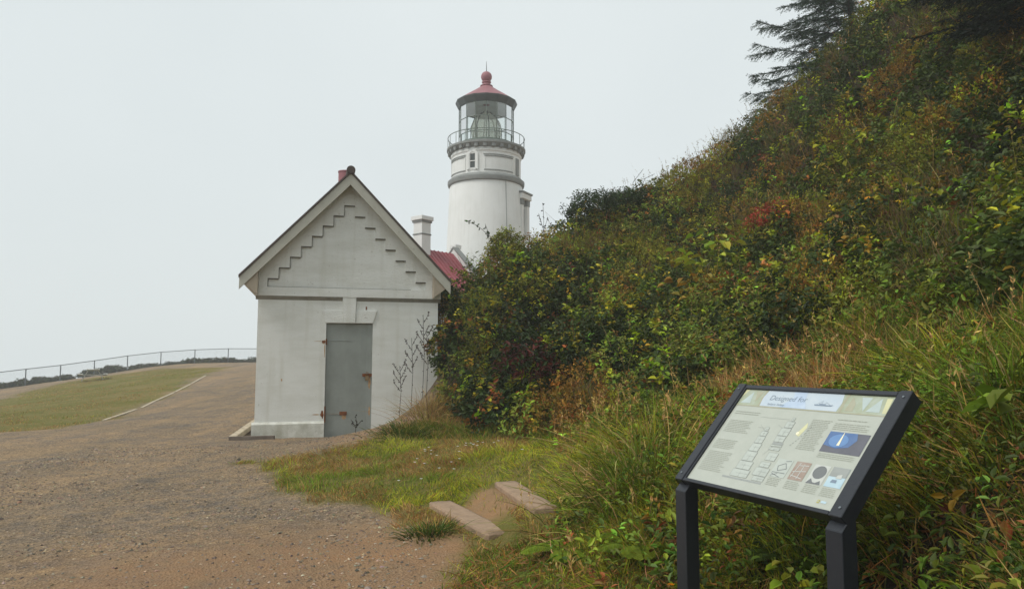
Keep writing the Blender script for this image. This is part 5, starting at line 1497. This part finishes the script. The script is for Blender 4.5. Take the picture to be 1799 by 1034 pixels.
shrub(-1.62, 16.6, 0.6, 1.15, 'dark evergreen bush squeezed behind the shed corner', lambda n: vary(DARK * 1.1, n, 0.3), 420, 0.075)
shrub(2.05, 17.6, 0.85, 0.95, 'dark rounded bush on the skyline of the hill', lambda n: vary(DARK * 1.2, n, 0.25), 700, 0.06)
shrub(2.85, 17.9, 0.6, 0.7, 'smaller dark bush next to the rounded skyline bush', lambda n: vary(DARK * 1.4, n, 0.25), 400, 0.055)
shrub(-0.15, 16.5, 0.5, 0.9, 'yellow green leafy bush on the skyline below the lighthouse tower', lambda n: vary(OLIVE * 0.7 + MID * 0.6, n, 0.35), 420, 0.06)

# wiry sprays standing against the sky and the white wall
def spray(x, y, segs, label, c=(0.05, 0.05, 0.03), leafL=0.05, name='wiry_spray', cat='stalk', dz=0.0, nl=5):
    r = plant_root(name, x, y, label, cat, dz)
    m_ = MB(); lv = Leaves()
    for pts_ in segs:
        for a_, b_ in zip(pts_[:-1], pts_[1:]):
            m_.bar(a_, b_, 0.012, n=5, w2=0.009)
        for a_, b_ in list(zip(pts_[:-1], pts_[1:]))[-3:]:
            t = rng.random(nl)[:, None]
            p = np.array([a_]) * (1 - t) + np.array([b_]) * t
            lv.leaf(p, unit(rng.normal(0, 1, (nl, 3)) + upv * 0.3), unit(rng.normal(0, 1, (nl, 3))), leafL * rng.uniform(0.6, 1.2, nl), leafL * 0.5, vary(np.array(c), nl, 0.3))
    m_.build('stalk', M['bark'], r)
    lv.build('leaves', M['leaf_soft'], r)
spray(-0.15, 15.9, [[(0, 0, 0.4), (-0.35, 0, 0.95), (-0.62, 0, 1.18), (-0.85, 0.0, 1.28)], [(-0.35, 0, 0.95), (-0.45, 0, 1.22)], [(0, 0, 0.4), (0.1, 0, 1.2)]], 'leafy bramble cane reaching left across the lighthouse tower', (0.05, 0.075, 0.025), 0.09)
spray(0.72, 16.6, [[(0, 0, 0.2), (0.02, 0, 0.8), (0.0, 0, 1.2)], [(0.0, 0, 0.5), (0.12, 0, 0.85)], [(0.0, 0, 0.6), (-0.10, 0, 0.95)]], 'dark upright leafy sprig on the skyline right of the tower', (0.03, 0.03, 0.02), 0.07)
spray(5.35, 18.1, [[(0, 0, 0.1), (0.05, 0, 0.6), (-0.02, 0, 0.95)], [(0.05, 0, 0.6), (0.16, 0, 0.9)], [(0.03, 0, 0.5), (-0.16, 0, 0.85)]], 'thin umbel stalk on the upper skyline', (0.06, 0.055, 0.03), 0.05)
spray(4.7, 18.2, [[(0, 0, 0.1), (0.02, 0, 0.5), (0.1, 0, 0.75)], [(0.02, 0, 0.5), (-0.1, 0, 0.7)]], 'short forked stalk on the skyline below the umbel stalk', (0.06, 0.055, 0.03), 0.05)
spray(3.1, 17.9, [[(0, 0, 0.1), (-0.05, 0, 0.8), (0.22, 0, 1.15)], [(0, 0, 0.3), (0.25, 0, 0.9), (0.5, 0, 1.02)]], 'bent bare stalks on the skyline above the rounded bush', (0.08, 0.06, 0.04), 0.03)
for i, (x, y, h_, lb_) in enumerate(((-1.93, 13.95, 1.35, 'tall dock stalk with dark seeds against the white wall'), (-1.72, 14.0, 1.6, 'tallest seeding dock stalk beside the shed corner'), (-2.12, 13.75, 0.95, 'short seeding dock stalk nearest the door'), (-1.6, 13.6, 1.3, 'seeding stalk leaning from the thicket edge toward the shed'))):
    sg_ = [[(0, 0, 0), (0.03, -0.02, h_ * 0.5), (0.0, -0.03, h_)]]
    for k in range(6):
        z_ = h_ * (0.5 + 0.08 * k); s2 = 1 if k % 2 else -1
        sg_.append([(0.015, -0.02, z_), (0.09 * s2, -0.03, z_ + 0.14), (0.12 * s2, -0.03, z_ + 0.22)])
    spray(x, y, sg_, lb_, (0.05, 0.035, 0.025), 0.035, 'dock_stalk', nl=7)
spray(-2.75, 12.85, [[(0, 0, 0), (0.02, 0, 0.15), (0.0, 0, 0.3)], [(0.02, 0, 0.1), (0.1, 0, 0.2)], [(0.0, 0, 0.1), (-0.08, 0, 0.22)]], 'small dark weed growing at the foot of the steel door', (0.03, 0.03, 0.02), 0.05, 'door_weed', 'weed')
# seed head right in front of the sign post and an orange flower
spray(1.19, 2.62, [[(0, 0, 0), (0.0, 0, 0.3), (0.005, 0, 0.42)], [(0, 0, 0.22), (0.01, 0.01, 0.38)]], 'pale seed head in front of the near sign post', (0.36, 0.28, 0.17), 0.022, 'seed_head', 'stalk', nl=14)
def flower(x, y, h_, label):
    r = plant_root('orange_flower', x, y, label, 'flower')
    st_ = Leaves(); st_.blade(np.zeros((1, 3)), np.array([[0.05, 0, 1.0]]), np.array([[0.05, 0, 0]]), np.array([h_]), 0.006, vary(GR1, 1), None, 3); st_.build('stem', M['grass'], r)
    lv = Leaves(); n = 12
    a_ = np.linspace(0, 6.28, n, endpoint=False)
    d = unit(np.stack([np.cos(a_), np.sin(a_), np.full(n, 0.35)], -1))
    lv.leaf(np.tile([[0.1 * h_, 0, h_]], (n, 1)), d, np.tile([[0, 0, 1.0]], (n, 1)), 0.022, 0.011, vary(np.array([0.75, 0.27, 0.01]), n, 0.1), 0.1)
    lv.build('petals', M['leaf_soft'], r)
flower(0.86, 4.1, 0.13, 'orange flower at the foot of the sign post')
flower(1.62, 6.5, 0.45, 'orange flower just above the top corner of the sign')
flower(1.78, 6.6, 0.42, 'second orange flower beside the top corner of the sign')

# low hazy shrubs beyond the fence
def heath_shrub(n=150):
    root = empty('coastal_shrub', (0, 0, 0))
    st_ = MB()
    for i in range(5):
        a_ = i * 1.3
        st_.bar((0, 0, -0.3), (0.6 * math.cos(a_), 0.5 * math.sin(a_), 0.7), 0.05, n=5, w2=0.02)
    st_.build('stems', M['bark'], root)
    lv = Leaves()
    q = unit(rng.normal(0, 1, (n, 3))); q[:, 2] = np.abs(q[:, 2])
    lump = 0.6 + 0.8 * fbm(q[:, 0] * 2 + rng.random() * 50, q[:, 1] * 2, 1.6, 3, 9)
    pos = q * (rng.uniform(0.6, 1.0, n) * lump)[:, None] * np.array([1.5, 1.0, 1.0])
    sprigs(lv, pos, unit(q + upv * 0.7 + rng.normal(0, 0.3, (n, 3))), vary(np.array([0.105, 0.115, 0.075]), n, 0.3), 6, 0.22, 0.12)
    lv.build('foliage', M['leaf_soft'], root)
    return root
protos = [heath_shrub(260) for _ in range(3)]
used = [False] * 3
line = [( -10.5, 59.6)] + [(x - 0.5, y + 1.5) for x, y in FENCE[:5]] + [(x - 1.5, y + 0.6) for x, y in FENCE[5:]]
bl = [(-10.5, 58.1)] + list(FENCE)
for i in range(52):
    t = i / 51.0 * (len(line) - 1.001); k = int(t); f_ = t - k
    x = line[k][0] * (1 - f_) + line[k + 1][0] * f_ + rng.normal(0, 0.2); y = line[k][1] * (1 - f_) + line[k + 1][1] * f_ + rng.normal(0, 0.3)
    j = i % 3
    o = protos[j] if not used[j] else copy_tree(protos[j]); used[j] = True
    s_ = rng.uniform(0.36, 0.60)
    bx_, by_ = bl[k][0] * (1 - f_) + bl[k + 1][0] * f_, bl[k][1] * (1 - f_) + bl[k + 1][1] * f_
    if k > 5: s_ *= 0.72
    o.location = (x, y, gz1(bx_, by_) - 0.12); o.scale = (s_ * 1.35, s_ * 1.3, s_); o.rotation_euler = (0, 0, rng.uniform(0, 6.28))
    tag(o, 'low grey green shrub growing along the far side of the fence', 'shrub', 'shrubs along the cliff fence')

# conifers: boughs in layers, flat drooping sprays
def conifer(x, y, zb, H, label, spread, c, layers, side=None, lowest=0.1, name='spruce_tree', per=5, tl=0.30, dens=1.0):
    r = tag(empty(name, (x, y, zb)), label, 'tree')
    tr = MB()
    prev = Vector((0, 0, -0.5)); pr = 0.0225 * H
    for k in range(1, 9):
        t = k / 8.0
        p = Vector((0.08 * math.sin(k * 1.7), 0.06 * math.cos(k * 2.1), H * t))
        nr = 0.0225 * H * (1 - t) + 0.02
        tr.bar(prev, p, pr * 2, n=8, w2=nr * 2); prev, pr = p, nr
    tr.build('trunk', M['bark'], r)
    br = MB(); lv = Leaves()
    for b_ in range(layers * per):
        lay = b_ // per
        t = lowest + (0.98 - lowest) * (lay + 0.18 * rng.normal()) / layers
        t = min(max(t, 0.01), 0.99)
        az = b_ * 2.4 + rng.normal(0, 0.3)
        if side is not None and b_ % per < per * 0.6:
            az = side + rng.normal(0, 0.6)
        Lb = spread * (1 - t) ** 0.7 * rng.uniform(0.55, 1.15) + 0.25
        h = np.array([math.cos(az), math.sin(az), 0.0]); sd_ = np.array([-h[1], h[0], 0.0])
        rise = rng.uniform(-0.30, -0.02); lift = rng.uniform(0.05, 0.25)
        ts = np.linspace(0, 1, 7)
        P_ = h[None] * (ts * Lb)[:, None] + np.array([[0, 0, 1.0]]) * (t * H + Lb * (rise * ts + lift * ts ** 2.2))[:, None]
        for a_ in range(6):
            br.bar(P_[a_], P_[a_ + 1], 0.045 * (1 - ts[a_]) + 0.010, n=5, w2=0.045 * (1 - ts[a_ + 1]) + 0.007)
        m_ = int(60 * Lb * dens) + 10
        tt = rng.uniform(0.12, 1.0, m_) ** 0.8
        pp = np.stack([np.interp(tt, ts, P_[:, i]) for i in range(3)], -1)
        sg2 = np.where(rng.random(m_) < 0.5, -1, 1)[:, None]
        td = unit(sd_[None] * sg2 * rng.uniform(0.5, 1.2, (m_, 1)) + h[None] * rng.uniform(0.5, 1.0, (m_, 1)) + np.array([[0, 0, -0.22]]) + rng.normal(0, 0.10, (m_, 3)))
        tw = tl * rng.uniform(0.6, 1.3, m_) * (1.25 - 0.6 * tt)
        cl = vary(c, m_, 0.22)
        lv.blade(pp, td, np.tile([[0, 0, -0.12]], (m_, 1)), tw, 0.016, cl * 0.8, cl, 2)
        for j in range(11):
            u = rng.uniform(0.05, 1.0, m_)
            q = pp + td * (tw * u)[:, None] + np.array([[0, 0, -0.12]]) * (tw * u * u)[:, None]
            nd = unit(td * 0.9 + rng.normal(0, 0.42, (m_, 3)) * np.array([[1, 1, 0.6]]))
            lv.diamond(q, nd, unit(rng.normal(0, 0.6, (m_, 3)) + upv), rng.uniform(0.05, 0.085, m_), 0.014, cl * np.exp(rng.normal(0, 0.15, (m_, 1))))
    br.build('branches', M['bark'], r)
    lv.build('crown', M['needle'], r)
    return r
NEED = np.array([0.024, 0.040, 0.026])
conifer(10.3, 21.2, 5.4, 10.4, 'grey green spruce leaning over the hill crest against the fog', 4.4, NEED * 2.1, 14, side=R(183), lowest=0.2, per=7, dens=0.85, tl=0.42)  # needles lightened so their colour carries the fog's greying
conifer(8.65, 21.0, 5.3, 4.7, 'short spruce with low boughs below the bigger hilltop spruce', 2.2, NEED * 2.1, 7, side=R(185), lowest=0.3, per=7, tl=0.34, dens=1.0)  # same fog-lightened needle colour
conifer(9.0, 10.4, 6.7, 6.5, 'dark dense conifer overhanging the top corner of the hillside', 2.4, NEED * 0.5, 12, side=R(195), lowest=0.03, per=14, dens=0.7, tl=0.36)

# ================================================================== HAZE
hz_m = bpy.data.materials.new('fog')
hz_m.use_nodes = True
hn = hz_m.node_tree.nodes; hn.clear()
ho = hn.new('ShaderNodeOutputMaterial')
hv = hn.new('ShaderNodeVolumePrincipled')
hv.inputs['Color'].default_value = (0.97, 0.985, 1.0, 1)
hv.inputs['Density'].default_value = 0.0021
hv.inputs['Density Attribute'].default_value = ''
hv.inputs['Anisotropy'].default_value = 0.0
hz_m.node_tree.links.new(hv.outputs[0], ho.inputs['Volume'])
haze = MB().box(-96, 86, -66, 136, -37.5, 22.5).build('haze', hz_m)
tag(haze, 'pale fog filling the air over the headland', kind='stuff')
